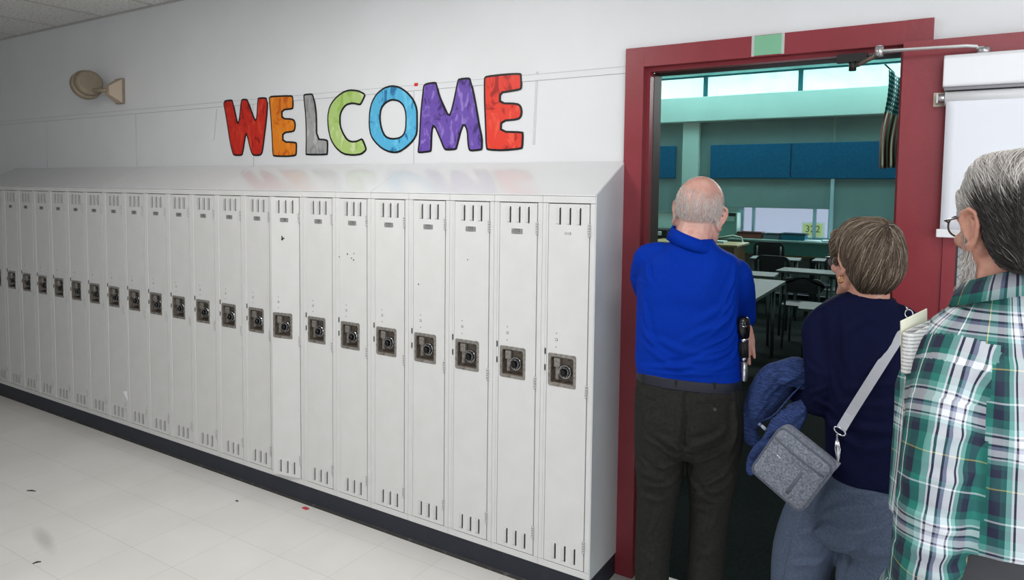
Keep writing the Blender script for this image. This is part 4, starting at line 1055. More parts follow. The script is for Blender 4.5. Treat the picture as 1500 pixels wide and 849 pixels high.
# ------------------------------------------------------------------ man in the blue polo shirt
F = Fig(1010, 2.42)
man = empty('person', F.loc, F.rz); tag(man, 'person in a blue polo shirt and dark trousers standing in the doorway, seen from behind', 'person', None)
k_ = F.sc()
Xh = head_matrix(F.p(1023.5, 316, .03), math.radians(-16), math.radians(-6), math.radians(7), 1.05)
body = MB(); head(body, Xh, ear=1.12, flare=.85)
limb(body, [F.p(1010, 372, .0), F.p(1014, 352, .0), F.p(1020, 332, .012), F.p(1024, 310, .02)], [.075, .066, .061, .058])
rings(body, F.rows([(540, 946, 1074, .0, .085), (480, 944, 1072, .0, .095), (420, 948, 1074, .0, .095), (385, 952, 1078, .0, .085), (368, 968, 1058, .0, .06)]), pw=2.2)
limb(body, [F.p(955, 380, .0), F.p(950, 412, .10), F.p(950, 432, .20)], [.042, .042, .036])
limb(body, [F.p(950, 432, .20), F.p(1010, 448, .23), F.p(1062, 458, .17), F.p(1085, 468, .09)], [.038, .040, .033, .027])
limb(body, [F.p(1077, 398, .0), F.p(1086, 430, .06), F.p(1090, 456, .13)], [.042, .042, .036])
limb(body, [F.p(1088, 456, .13), F.p(1060, 446, .20), F.p(1012, 440, .25)], [.036, .038, .028])
hand(body, F.p(1086, 470, .075), (.12, -.12, -.95), (0, -1, 0), (-1, 0, -.1), .16, .95, thumb=.4)
hand(body, F.p(1006, 439, .25), (-.9, .1, -.2), (0, -1, .2), (0, .1, 1), .4)
me = remesh(body, .0036, 3, .4)
P, Nn = np_verts(me); inv = np.array(Xh.inverted()); q = np.c_[P, np.ones(len(P))] @ inv.T
fz = np.clip((.066 - q[:, 2]) / .05, 0, 1) * np.clip((q[:, 2] + .055 - .2 * np.maximum(q[:, 1], 0)) / .025, 0, 1) * np.clip((.055 - q[:, 1]) / .03, 0, 1)
fz *= np.where(np.abs(q[:, 0]) > .079, 0, 1)
at_ = me.attributes.new('fuzz', 'FLOAT', 'POINT'); at_.data.foreach_set('value', (fz * .30).astype(np.float32))
M['skin_m'] = skin_mat('skin_pink', (212, 164, 150), (196, 142, 128), (188, 170, 163))
finish(me, 'body', M['skin_m'], man)
bv = bvh_of(me); iX = Xh.inverted()
def scalp(d, off=0.0):
    """point on the scalp in head direction d, raised by off"""
    c = Xh @ Vector((0, -.012, .035)); w = (Xh.to_3x3() @ Vector(d)).normalized(); h = bv.ray_cast(c + w * .3, -w, .3)
    return h[0] + w * off if h[0] else None
roots = []
while len(roots) < 3600:
    d = Vector((rng.gauss(0, 1), rng.gauss(0, 1), rng.gauss(0, 1))).normalized()
    if d.y > .45 - .2 * abs(d.x): continue
    if d.z < -.62 or (d.z < -.25 and d.y > -.1): continue
    top = max(0, d.z - .02) * 1.6
    if rng.random() < top: continue
    roots.append(d)
def path(i, d):
    v = Vector((d.x * .2 + rng.uniform(-.12, .12), -.55 if d.y > -.2 else -.1, -1)); L_ = rng.uniform(.10, .2); pts = []
    for j in range(4):
        e = (d + v * L_ * j / 3).normalized(); p = scalp(e, .0006 + .0022 * j / 3 * rng.uniform(.3, 1))
        if p is None: return None
        if abs((iX @ p).x) > .0815: return None
        pts.append(p)
    return pts
HM = hair_mat('white_fuzz', [(0, (172, 160, 153)), (.5, (212, 203, 197)), (1, (238, 234, 230))])
strands('hair', None, roots, path, HM, man, .00038, lambda i, d: min(1, max(0, .55 + .3 * rng.gauss(0, 1) - .25 * (abs(d.x) > .85))))
eyes(Xh, man); glasses(Xh, man, M['frame_blk'], M['lens'], rx=.030, rz=.021, thick=.0024)
# shirt
sh = MB()
rings(sh, F.rows([(560, 936, 1084, .0, .118), (553, 933, 1086, .0, .120), (530, 930, 1085, .0, .120), (500, 931, 1083, .0, .120), (465, 932, 1082, .0, .124), (430, 933, 1083, .0, .126), (405, 936, 1087, .0, .122),
                  (385, 941, 1088, .0, .112), (372, 950, 1078, .0, .092), (364, 968, 1060, .0, .078), (358, 979, 1051, .0, .072), (352, 984, 1047, .0, .067), (348, 988, 1044, .0, .062)]), 44, 2.5)
limb(sh, [F.p(992, 379, .0), F.p(965, 376, .0), F.p(951, 378, .005)], [.052, .053, .053])
limb(sh, [F.p(1030, 386, .0), F.p(1055, 390, .0), F.p(1074, 401, .005)], [.05, .053, .054])
limb(sh, [F.p(951, 378, .005), F.p(946, 396, .045), F.p(945, 409, .10), F.p(949, 424, .16)], [.056, .055, .054, .052])
limb(sh, [F.p(1077, 400, .005), F.p(1083, 420, .035), F.p(1086, 440, .07), F.p(1089, 466, .10)], [.056, .053, .050, .045])
me = remesh(sh, .006, 10, .5)
G = lambda a, c, y=-.1: tuple(F.p(a, c, y))
sp = [(G(1050, 512), (1, 0, .42), .075, .008, .0065), (G(1058, 495), (1, 0, .55), .07, .008, .006), (G(1030, 525), (1, 0, .30), .10, .009, .006), (G(1062, 470), (1, 0, .9), .06, .008, .006), (G(1068, 450), (.8, 0, 1), .05, .009, .006),
      (G(1000, 535), (1, 0, .12), .12, .009, .006), (G(965, 520), (1, 0, -.5), .09, .010, .005), (G(955, 500), (1, 0, -.8), .08, .010, .005), (G(1040, 540), (1, 0, .18), .10, .008, .006), (G(985, 505), (1, 0, -.25), .09, .012, .004),
      (G(1072, 420), (.5, 0, 1), .06, .010, .006), (G(1070, 530), (1, 0, .5), .06, .008, .006), (G(945, 470), (.4, 0, -1), .08, .010, .004), (G(1035, 480), (1, 0, .6), .08, .011, .005), (G(1045, 455), (1, 0, .8), .07, .012, .004),
      (G(942, 400), (.6, 0, -1), .04, .008, .007), (G(936, 418, 0), (1, 0, .1), .05, .006, .006), (G(1000, 450), (1, 0, .1), .10, .03, -.003), (G(985, 400), (.3, 0, -1), .08, .02, .003), (G(1040, 405), (-.3, 0, -1), .08, .02, .003), (G(1010, 545), (1, 0, .05), .14, .006, .005)]
fold(me, sp, 1.7)
M['blue'] = mat('royal_blue_knit', (0, 48, 158), .75, spec=.08, noise=(220, (0, 44, 148), .4, .6), bump=(420, .10))
shirt = finish(me, 'polo_shirt', M['blue'], man)
# turned-down collar: outer fall, fold and inner stand
b = MB(); n = 48; k0 = 0
prof = [(.010, .006, -.040), (.0125, .0085, -.040), (.003, .0085, -.012), (-.005, .0065, .004), (-.009, .0035, .003), (-.006, .003, -.012), (.004, .003, -.034)]
cc = F.p(1016, 346, .004)
for j in range(n):
    a = 2 * PI * j / n; cx, sy = math.cos(a), math.sin(a); base = Vector((cc.x + .080 * cx, cc.y + .082 * sy, cc.z - .026 * cx + .006 * sy))
    for dr, _, dz in prof:
        b.v.append((base.x + dr * cx * 1.1, base.y + dr * sy * 1.1, base.z + dz * (1 - .18 * max(0, cx)) + .004))
m_ = len(prof)
for j in range(n):
    for i in range(m_): b.f.append((j * m_ + i, j * m_ + (i + 1) % m_, ((j + 1) % n) * m_ + (i + 1) % m_, ((j + 1) % n) * m_ + i)); b.m.append(0); b.sm.append(True)
b.build('collar', M['blue'], shirt)
# trousers
tr = MB()
rings(tr, F.rows([(543, 935, 1083, .0, .116), (556, 933, 1086, .0, .120), (580, 930, 1089, -.004, .132), (605, 929, 1090, -.008, .138), (630, 929, 1090, -.008, .135), (650, 932, 1088, .0, .12), (662, 942, 1078, .0, .09)]), 44, 2.5)
LEGL = [(610, 929, 1004, .0, .125), (645, 929, 1004, .0, .122), (690, 931, 1001.5, .0, .105), (718, 933, 995, .005, .095), (755, 932, 988, .01, .088), (816, 930, 981, .012, .082), (849, 930, 980, .014, .082), (900, 932, 980, .016, .080), (945, 934, 980, .02, .078), (955, 936, 978, .02, .075)]
LEGR = [(610, 1004, 1091, .0, .125), (645, 1005, 1088, .0, .122), (690, 1005, 1081, .0, .108), (740, 1010, 1072, .01, .092), (800, 1008, 1063, .014, .084), (849, 1005, 1060, .016, .082), (900, 1006, 1058, .018, .080), (945, 1008, 1056, .02, .078), (955, 1010, 1054, .02, .075)]
rings(tr, F.rows(LEGL), 32, 2.2); rings(tr, F.rows(LEGR), 32, 2.2)
me = remesh(tr, .006, 6, .5)
G = lambda a, c, y=-.11: tuple(F.p(a, c, y))
sp = [(G(990, 645), (1, 0, -.35), .06, .009, .008), (G(975, 655), (1, 0, -.5), .07, .010, .007), (G(960, 700), (1, 0, -.15), .07, .012, .007), (G(965, 712), (1, 0, .2), .06, .010, .007), (G(955, 690), (1, 0, -.45), .05, .009, .006),
      (G(1030, 640), (1, 0, .5), .07, .010, .008), (G(1040, 665), (1, 0, .75), .08, .011, .007), (G(1050, 700), (1, 0, .9), .07, .010, .006), (G(1030, 730), (1, 0, -.3), .06, .010, .008), (G(1045, 720), (1, 0, .4), .06, .010, .007), (G(1020, 750), (1, 0, .15), .05, .012, .006),
      (G(1002, 625), (.05, 0, 1), .09, .007, -.010), (G(955, 735), (1, 0, .1), .05, .012, .006), (G(950, 780), (.6, 0, 1), .07, .012, .005), (G(1040, 780), (.5, 0, 1), .07, .012, .005), (G(1030, 820), (1, 0, .3), .05, .012, .005), (G(955, 830), (1, 0, -.3), .05, .012, .005),
      (G(985, 680), (1, 0, .35), .04, .009, .006), (G(1010, 665), (1, 0, -.4), .04, .008, .007), (G(1075, 640), (.25, 0, 1), .08, .012, .006), (G(1080, 600), (.1, 0, 1), .07, .010, .004), (G(1001, 585), (0, 0, 1), .05, .0025, -.003)]
fold(me, sp, 1.7)
M['olive'] = mat('dark_olive_cotton', (42, 42, 39), .85, spec=.1, noise=(90, (36, 36, 34), .4, .6), bump=(300, .12))
trs = finish(me, 'trousers', M['olive'], man)
b = MB(); rr = F.rows([(558, 933, 1086, .0, .1225), (556, 932.5, 1086.5, .0, .1235), (545, 932.5, 1086, .0, .1225), (543, 933, 1085.5, .0, .1215)])
# the belt sags slightly to the right as the hips do
tilt = lambda p: Vector((p.x, p.y, p.z - .04 * (p.x - rr[0][0].x) - .004))
rings(b, rr, 60, 2.5, tilt); M['belt'] = mat('navy_belt', (15, 18, 36), .6, bump=(200, .2)); b.build('belt', M['belt'], man)
bt = bvh_of(me)
def on_back(px, py, lift, tree=bt):
    o_ = F.p(px, py, -.5); d_ = (F.p(px, py, .3) - o_).normalized(); h = tree.ray_cast(o_, d_, 1); return (h[0] - d_ * lift) if h[0] else F.p(px, py, -.12)
for px, py in ((943, 549), (991, 552), (1046, 555)):
    b = MB(); pts = [on_back(px, py + dy, .006 if abs(dy) < 11 else .002) for dy in (-10, -6, 0, 6, 12, 14)]; b.tube(pts, .0062, 8, flat=.4, ref=(1, 0, 0)); b.build('belt_loop', M['olive'], trs)
M['seam_dk'] = mat('dark_seam', (30, 30, 27), .9)
for (a, c), (e, f_) in (((1021, 590), (1074, 585)), ((933, 578), (959, 586))):
    b = MB(); pts = [on_back(a + (e - a) * t / 8, c + (f_ - c) * t / 8, .0012) for t in range(9)]; b.tube(pts, .0040, 8, flat=.5, ref=(0, 0, 1)); b.build('pocket_welt', M['olive'], trs)
    b = MB(); pts = [on_back(a + (e - a) * t / 8, c + 2.2 + (f_ - c) * t / 8, .0008) for t in range(9)]; b.tube(pts, .0016, 8, flat=.5, ref=(0, 0, 1)); b.build('pocket_slit', M['seam_dk'], trs)
b = MB(); p = on_back(1047, 599, .001); b.cyl(p + Vector((0, -.003, 0)), p + Vector((0, .004, 0)), .0055, n=14); b.build('button', mat('horn_button', (48, 44, 40), .3), trs)
for px, s in ((958, -1), (1032, 1)):
    b = MB(); h_ = F.p(px, 940, -.05); shoe(b, (h_.x, -.075, 0), (h_.x + s * .03, .20, 0)); b.build('shoe', M['shoe'], man)
# collapsed walking pole held upright
pole = empty('walking_pole', (Matrix.Translation(F.loc) @ Matrix.Rotation(F.rz, 4, 'Z')) @ F.p(1090, 558, -.035), F.rz)
tag(pole, 'black and silver collapsed pole held upright beside the hip of the man in blue', 'pole')
Q0 = F.p(1090, 558, -.035); U = lambda a, c: F.p(a, c, -.035) - Q0
b = MB(); b.tube([U(1090, 558), U(1090, 556), U(1089.6, 528)], [.0098, .0112, .0112], 24); b.build('shaft', mat('silver_tube', (186, 186, 188), .25, .9), pole)
b = MB(); b.tube([U(1089.6, 528), U(1089.6, 524), U(1089.4, 522)], [.0135, .0138, .0135], 24); b.tube([U(1089.2, 500), U(1089, 494)], [.0165, .0165], 24); b.build('ring', M['chrome'], pole)
b = MB(); pts = [U(1089.5, 523), U(1089.2, 500)]; b.tube(pts, [.0142, .0146], 24)
for k in range(12):
    a = 2 * PI * k / 12; o_ = Vector((math.cos(a), math.sin(a), 0)) * .0142; b.tube([pts[0] + o_, pts[1] + o_], .0022, 6)
b.build('grip', M['black'], pole)
b = MB(); b.tube([U(1089, 494), U(1088, 482), U(1087, 474), U(1086.5, 467), U(1086, 463)], [.019, .024, .026, .025, .014], 24); b.build('knob', mat('gloss_black', (14, 14, 16), .22), pole)
b = MB(); b.tube([U(1085, 474) + Vector((0, -.027, 0)), U(1089, 476.5) + Vector((0, -.0275, 0)), U(1095, 475) + Vector((.0, -.022, 0))], .0016, 8); b.build('trim_line', M['chrome'], pole)

# ------------------------------------------------------------------ woman in the navy top
F = Fig(1255, 2.10)
wom = empty('person', F.loc, F.rz); tag(wom, 'person with short brown hair in a navy top and grey blue trousers, seen from behind', 'person')
MW = Matrix.Translation(F.loc) @ Matrix.Rotation(F.rz, 4, 'Z')
Xh = head_matrix(F.p(1267, 386, .0), math.radians(36), math.radians(-4), math.radians(2), .97)
body = MB(); head(body, Xh, ear=.92, nose=.8)
limb(body, [F.p(1262, 470, .0), F.p(1270, 440, -.005), F.p(1272, 415, -.01), F.p(1268, 395, -.005)], [.080, .062, .054, .05])
limb(body, [F.p(1272, 456, -.005), F.p(1300, 466, -.01), F.p(1322, 480, .01)], [.05, .04, .036]); limb(body, [F.p(1262, 456, -.005), F.p(1228, 466, -.0), F.p(1203, 480, -.01)], [.05, .04, .036])
rings(body, F.rows([(660, 1222, 1318, .0, .10), (600, 1208, 1322, .0, .10), (540, 1208, 1318, .0, .10), (480, 1210, 1322, .0, .09), (455, 1225, 1312, .0, .07)]), pw=2.2)
limb(body, [F.p(1202, 475, -.01), F.p(1203, 530, -.03), F.p(1202, 590, -.02)], [.042, .040, .034])
limb(body, [F.p(1202, 590, -.02), F.p(1184, 580, .09), F.p(1164, 572, .17)], [.034, .034, .026])
hand(body, F.p(1162, 571, .18), (-.55, .8, -.1), (.2, 0, -1), (.6, .5, 0), .5, .92)
limb(body, [F.p(1325, 475, .01), F.p(1332, 530, .03), F.p(1328, 590, .06)], [.042, .038, .034]); limb(body, [F.p(1328, 590, .06), F.p(1310, 560, .22)], [.034, .024])
hand(body, F.p(1308, 558, .23), (-.2, .8, .3), (-.8, 0, 0), (0, 0, 1), .5, .92)
me = remesh(body, .0036, 3, .4)
M['skin_w'] = skin_mat('skin_fair', (204, 156, 136), (192, 140, 120))
finish(me, 'body', M['skin_w'], wom); eyes(Xh, wom)
M['frame_teal'] = mat('dark_blue_frames', (18, 26, 44), .25)
glasses(Xh, wom, M['frame_teal'], M['lens'], rx=.027, rz=.025, thick=.0024, y=.112)
b = MB(); e_ = Xh @ Vector((-.0840, -.006, -.040)); b.tube([e_ + Vector((math.cos(a) * .011 * .6, math.cos(a) * .011 * .8, math.sin(a) * .011 - .010)) for a in [2 * PI * k / 20 for k in range(21)]], .0017, 8)
b.build('earring', mat('gold', (212, 170, 90), .25, 1), wom)
# hair: rounded short cut, longer on the crown, tapered nape
hv = MB()
HR = [((0, -.012, .140), .020, .024), ((0, -.012, .136), .044, .050), ((0, -.013, .123), .064, .072), ((0, -.015, .101), .080, .088), ((0, -.018, .072), .0885, .096), ((0, -.024, .044), .0905, .096),
      ((0, -.034, .016), .0895, .086), ((0, -.043, -.010), .0855, .075), ((0, -.047, -.032), .077, .064), ((0, -.048, -.050), .067, .053), ((0, -.047, -.066), .057, .043), ((0, -.045, -.078), .048, .034), ((0, -.043, -.088), .038, .026)]
rings(hv, HR, 40, 2.1, lambda p: Xh @ p)
for s in (-1, 1): limb(hv, [Xh @ Vector((s * .072, .048, .065)), Xh @ Vector((s * .077, .038, .026)), Xh @ Vector((s * .078, .026, -.010))], [.015, .011, .004], ref=(0, 0, 1))
limb(hv, [Xh @ Vector((-.055, .062, .085)), Xh @ Vector((0, .080, .090)), Xh @ Vector((.055, .062, .085))], [.017, .018, .017])
hm = remesh(hv, .0045, 6, .5); hb = bvh_of(hm)
P, Nn = np_verts(hm)
HW = hair_mat('brown_grey_hair', [(0, (42, 34, 28)), (.35, (82, 68, 56)), (.65, (114, 98, 83)), (.88, (156, 140, 121)), (1, (196, 184, 166))], .42)
a_ = hm.attributes.new('tint', 'FLOAT', 'POINT'); a_.data.foreach_set('value', [.12] * len(hm.vertices))
hair_w = finish(hm, 'hair', HW, wom); hc = Xh @ Vector((0, -.025, .03)); iX = Xh.inverted(); whorl = Vector((.012, -.62, .80)).normalized()
def onhair(q, off):
    w = q - hc; w.normalize(); h = hb.ray_cast(hc + w * .4, -w, .5)
    return (h[0], h[1]) if h[0] else (None, None)
roots = []
while len(roots) < 7500:
    d = Vector((rng.gauss(0, 1), rng.gauss(0, 1), rng.gauss(0, 1))).normalized()
    if d.z < -.75 or (d.y > .55 and d.z < .2): continue
    roots.append(d)
def path(i, d):
    w0 = Xh.to_3x3() @ d; p, n_ = onhair(hc + w0, 0)
    if p is None: return None
    pts = []; L_ = rng.uniform(.045, .10); st = L_ / 9; lift = rng.uniform(-.001, .0034); q = p
    wpt = hc + (Xh.to_3x3() @ whorl) * .11; dirn = None; wob = rng.uniform(-.8, .8)
    for j in range(10):
        a = q - wpt; g = a.normalized() * .7 + Vector((0, 0, -1)) * (.25 + min(1.0, a.length * 7)); g += (Xh.to_3x3() @ Vector((-.55 * 1, .35, 0))) * .35 + Vector((math.sin(j * .5 + i), math.cos(i * 1.7 + j * .4), 0)) * .10 + (Xh.to_3x3() @ Vector((wob, 0, 0))) * .5
        g = g - n_ * g.dot(n_)
        if g.length < 1e-6: return None
        g.normalize(); dirn = g if dirn is None else (dirn * .6 + g * .4).normalized()
        pts.append(q + n_ * (lift + .0006 + .0016 * math.sin(PI * j / 9)))
        q2, n2 = onhair(q + dirn * st, 0)
        if q2 is None or (q2 - q).length > st * 2.5: break
        q, n_ = q2, n2
    tip = iX @ pts[-1]
    if tip.z < -.094: return pts[:max(2, len(pts) - 3)]
    return pts
def tint(i, d): 
    v = .42 + .20 * rng.gauss(0, 1) + (.34 if rng.random() < .16 else 0) - (.22 if d.z < -.45 else 0) + .10 * (d.z > .4)
    return min(1, max(.05, v))
strands('hair_strands', hb, roots, path, HW, hair_w, .00062, tint)
# navy top
tp = MB(); xc_ = F.p(1268, 474, 0)
rings(tp, F.rows([(694, 1208, 1352, .0, .150), (680, 1208, 1352, .0, .148), (650, 1208, 1350, .0, .142), (610, 1208, 1346, .0, .135), (560, 1206, 1340, .0, .128), (520, 1202, 1336, .0, .122), (490, 1198, 1334, .0, .112), (468, 1198, 1333, .0, .098), (452, 1206, 1328, .0, .084), (442, 1222, 1320, -.004, .072), (435, 1237, 1314, -.004, .064), (430, 1243, 1310, -.004, .060)]), 44, 2.4, lambda p: Vector((p.x, p.y, p.z - .15 * (p.x - xc_.x) * max(0, min(1, (p.z - xc_.z) / .07)))))
limb(tp, [F.p(1242, 461, .0), F.p(1218, 466, .0), F.p(1200, 482, -.005)], [.052, .053, .053]); limb(tp, [F.p(1296, 466, .0), F.p(1318, 472, .0), F.p(1328, 486, .01)], [.052, .053, .053])
limb(tp, [F.p(1200, 482, -.005), F.p(1204, 520, -.025), F.p(1206, 556, -.035), F.p(1202, 590, -.025)], [.053, .055, .054, .047])
limb(tp, [F.p(1202, 588, -.02), F.p(1192, 586, .05), F.p(1176, 578, .12), F.p(1166, 573, .155)], [.047, .046, .040, .034])
limb(tp, [F.p(1325, 480, .01), F.p(1334, 530, .03), F.p(1330, 590, .06)], [.052, .050, .046]); limb(tp, [F.p(1330, 590, .06), F.p(1312, 562, .20)], [.046, .034])
me = remesh(tp, .006, 8, .5)
G = lambda a, c, y=-.11: tuple(F.p(a, c, y))
sp = [(G(1250, 480), (-.8, 0, -1), .06, .012, .004), (G(1225, 500), (.15, 0, -1), .07, .012, -.007), (G(1290, 520), (-.5, 0, -1), .09, .014, .004), (G(1300, 560), (1, 0, .25), .08, .012, .005), (G(1280, 590), (1, 0, .15), .09, .012, .005),
      (G(1240, 640), (1, 0, -.3), .08, .012, .006), (G(1270, 625), (1, 0, .1), .10, .012, .006), (G(1290, 650), (1, 0, .3), .07, .012, .005), (G(1215, 560), (.5, 0, -1), .05, .010, .006), (G(1195, 575), (1, 0, .5), .035, .007, .006),
      (G(1190, 545), (1, 0, -.2), .03, .008, .005), (G(1205, 600), (1, 0, -.4), .03, .007, .006), (G(1250, 540), (.2, 0, -1), .10, .02, .004), (G(1185, 590), (.6, 0, 1), .03, .007, .005), (G(1275, 460), (1, 0, -.2), .05, .012, .003)]
fold(me, sp, 1.4)
M['navy'] = mat('navy_jersey', (12, 17, 50), .8, spec=.1, noise=(150, (10, 15, 44), .4, .6), bump=(380, .08)); bt = bvh_of(me)
top_ = finish(me, 'long_sleeved_top', M['navy'], wom)
b = MB(); n = 44; a_, c_ = F.p(1240, 436, -.004), F.p(1311, 436, -.004)
b.tube([Vector(((a_.x + c_.x) / 2 + (c_.x - a_.x) / 2 * 1.0 * math.cos(w), -.004 + .061 * math.sin(w), a_.z + .010 - .0105 * math.cos(w) + .004 * math.sin(w))) for w in [2 * PI * k / n for k in range(n + 1)]], .0058, 10, flat=.8); b.build('neckline', M['navy'], top_)
# grey blue trousers
tr = MB()
rings(tr, F.rows([(668, 1212, 1348, .0, .138), (700, 1204, 1352, .005, .150), (740, 1192, 1350, .01, .152), (775, 1184, 1346, .01, .140), (795, 1196, 1336, .01, .11)]), 40, 2.4)
limb(tr, [F.p(1256, 705, .02), F.p(1210, 745, .05), F.p(1180, 800, .06), F.p(1168, 860, .06), F.p(1166, 930, .07), F.p(1166, 1040, .02)], [.112, .112, .098, .084, .074, .066], ref=(1, 0, 0))
limb(tr, [F.p(1298, 720, -.0), F.p(1290, 780, -.0), F.p(1272, 850, -.01), F.p(1270, 930, -.01), F.p(1272, 1045, -.06)], [.112, .110, .092, .076, .066], ref=(1, 0, 0))
me = remesh(tr, .006, 8, .5)
sp = [(G(1262, 740, -.14), (1, 0, .45), .13, .012, .008), (G(1230, 770, -.12), (1, 0, .35), .10, .012, .008), (G(1200, 780, -.08), (1, 0, .6), .08, .012, .007), (G(1260, 772, -.12), (1, 0, .55), .09, .011, .007), (G(1185, 830, -.05), (1, 0, .3), .06, .012, .006),
      (G(1240, 810, -.1), (.7, 0, 1), .07, .012, -.008), (G(1160, 815, -.02), (.2, 0, 1), .08, .008, .005), (G(1290, 800, -.1), (1, 0, .2), .08, .012, .006), (G(1250, 720, -.14), (1, 0, .2), .08, .013, .005)]
fold(me, sp, 1.4)
M['denim'] = mat('grey_blue_denim', (88, 100, 122), .85, spec=.15, noise=(160, (78, 90, 110), .4, .6), bump=(350, .12))
bt2 = bvh_of(me); jeans = finish(me, 'trousers', M['denim'], wom)
for a, e in ((F.p(1166, 1043, .02), (-.05, .2)), (F.p(1272, 1048, -.06), (-.05, .2))):
    b = MB(); shoe(b, (a.x + .02, a.y - .06, 0), (a.x + e[0], a.y + e[1], 0), .045); b.build('shoe', M['shoe'], wom)

# grey cross-body bag
bo = F.p(1163, 683, -.165); bag = empty('crossbody_bag', MW @ bo, F.rz); tag(bag, 'grey fabric cross-body bag hanging at the hip of the woman in navy', 'bag')
RB = Matrix.Rotation(math.radians(-16), 3, 'Z') @ Matrix.Rotation(math.radians(29), 3, 'Y')
m = mat('heather_grey_fabric', (140, 146, 158), .9, noise=(170, (96, 102, 116), .35, .65, 8), bump=(260, .35)); M['bag'] = m
M['bag_dk'] = mat('bag_seam', (92, 97, 110), .8, bump=(200, .2)); M['strap'] = mat('pale_grey_webbing', (176, 178, 186), .75, bump=(400, .25))
bw, bh, bd = .088, .092, .030
def bagp(x, y, z): return RB @ Vector((x, y, z))
b = MB(); n = 24; vs_ = []
def shell(y, k):
    return [bagp(px_, y, pz_) for px_, pz_ in rrect(-bw * k, bw * k, -bh * k, bh * k, .020 * k, 6)]
st = [(-bd, .90), (-bd - .004, .55), ]
L_ = [shell(-bd - .006, .30), shell(-bd - .005, .72), shell(-bd - .001, .93), shell(-bd + .006, 1.0), shell(0, 1.025), shell(bd - .006, 1.0), shell(bd, .94), shell(bd + .002, .5)]
m_ = len(L_[0]); k = len(b.v)
for r_ in L_: b.v += [tuple(q) for q in r_]
for i in range(len(L_) - 1):
    for j in range(m_): b.f.append((k + i * m_ + j, k + i * m_ + (j + 1) % m_, k + (i + 1) * m_ + (j + 1) % m_, k + (i + 1) * m_ + j)); b.m.append(0); b.sm.append(True)
b.f += [tuple(k + j for j in range(m_)), tuple(k + (len(L_) - 1) * m_ + j for j in reversed(range(m_)))]; b.m += [0, 0]; b.sm += [True, True]
b.build('bag_body', M['bag'], bag)
def line(name, pts, r, mt, flat=.6, par=None):
    b = MB(); b.tube([bagp(*p) for p in pts], r, 8, flat=flat); return b.build(name, mt, par or bag)
yf = -bd - .0045
line('piping', [(x, -bd + .003, z) for x, z in rrect(-bw, bw, -bh, bh, .020, 5)] + [(bw, -bd + .003, bh - .02)], .0028, M['bag_dk'])
line('zipper', [(-bw + .006, yf + .002, .052), (-.03, yf - .0005, .050), (.03, yf - .0005, .050), (bw - .006, yf + .002, .052)], .0045, M['bag_dk'])
line('pocket_edge', [(-bw + .008, yf + .002, .036), (.0, yf - .001, .034), (.040, yf - .001, .034), (.046, yf, .028), (.046, yf, -.065), (.040, yf + .001, -.076)], .0018, M['bag_dk'])
line('pocket_zipper', [(.030, yf - .0005, .022), (.030, yf - .001, -.02), (.030, yf, -.066)], .0062, M['bag_dk'], .35)
line('metal_label', [(-.052, yf, .012), (-.034, yf - .0008, .010)], .0022, M['chrome'])
b = MB(); b.box(-.009, .009, -.004, .004, -.012, .014); 
for i, v in enumerate(b.v): b.v[i] = tuple(bagp(bw - .004 + v[0] * .8, v[1], bh - .004 + v[2]))
b.build('strap_tab', M['bag'], bag)
# webbing strap: tab, hook, ring, then across her back to the far shoulder
def onback(px, py, lift): 
    o_ = F.p(px, py, -.6); d_ = (F.p(px, py, .3) - o_).normalized(); h = bt.ray_cast(o_, d_, 1.2)
    return h[0] - d_ * lift if h[0] else None
tabp = bagp(bw - .002, 0, bh + .006); hk = F.p(1226, 636, -.171) - bo; rg = F.p(1230, 631, -.170) - bo
b = MB(); b.tube([tabp + (hk - tabp) * t + Vector((0, -.006, 0)) * math.sin(PI * t) for t in (0, .3, .6, 1)], .0034, 10)
for sgn in (-1, 1): b.tube([tabp, tabp + (hk - tabp) * .5 + Vector((sgn * .006, 0, 0)), hk], .0024, 8)
b.build('snap_hook', M['chrome'], bag)
b = MB(); d_ = Vector((.5, 0, .86)); s_ = Vector((.86, -.1, -.5)).normalized()
b.tube([rg + s_ * (.0165 * math.cos(a)) + d_ * (.009 * math.sin(a)) for a in [2 * PI * k / 24 for k in range(25)]], .0022, 8, caps=False); b.build('strap_ring', M['chrome'], bag)
pts = [rg + bo + d_ * .006]
for t in range(1, 15):
    px, py = 1231 + (1326 - 1231) * t / 14, 628 + (478 - 628) * t / 14; q = onback(px, py, .004)
    if q is not None: pts.append(q)
for j in range(3):
    pts = [pts[0]] + [(pts[i - 1] + pts[i] * 2 + pts[i + 1]) / 4 + Vector((0, -.0012, 0)) for i in range(1, len(pts) - 1)] + [pts[-1]]
pts += [F.p(1331, 466, -.02), F.p(1331, 461, .03), F.p(1326, 470, .10)]
b = MB(); k = 0; W_ = .0135
for i, q in enumerate(pts):
    t_ = (pts[min(i + 1, len(pts) - 1)] - pts[max(i - 1, 0)]).normalized(); n_ = Vector((0, -1, .1)) if i < len(pts) - 3 else Vector((.2, -.3 , 1)); s2 = t_.cross(n_).normalized(); n2 = s2.cross(t_).normalized()
    for a, c in ((-W_, -.001), (W_, -.001), (W_, .001), (-W_, .001)): b.v.append(tuple(q - bo + s2 * a + n2 * c))
for i in range(len(pts) - 1):
    for j in range(4): b.f.append((i * 4 + j, i * 4 + (j + 1) % 4, i * 4 + 4 + (j + 1) % 4, i * 4 + 4 + j)); b.m.append(0); b.sm.append(False)
e = (len(pts) - 1) * 4; b.f += [(3, 2, 1, 0), (e, e + 1, e + 2, e + 3)]; b.m += [0, 0]; b.sm += [False, False]
b.build('strap', M['strap'], bag)
b = MB(); rp_ = F.p(1331, 459, -.045) - bo; b.tube([rp_ + Vector((.010 * math.cos(a), -.004, .012 * math.sin(a))) for a in [2 * PI * k / 20 for k in range(21)]], .002, 8, caps=False)
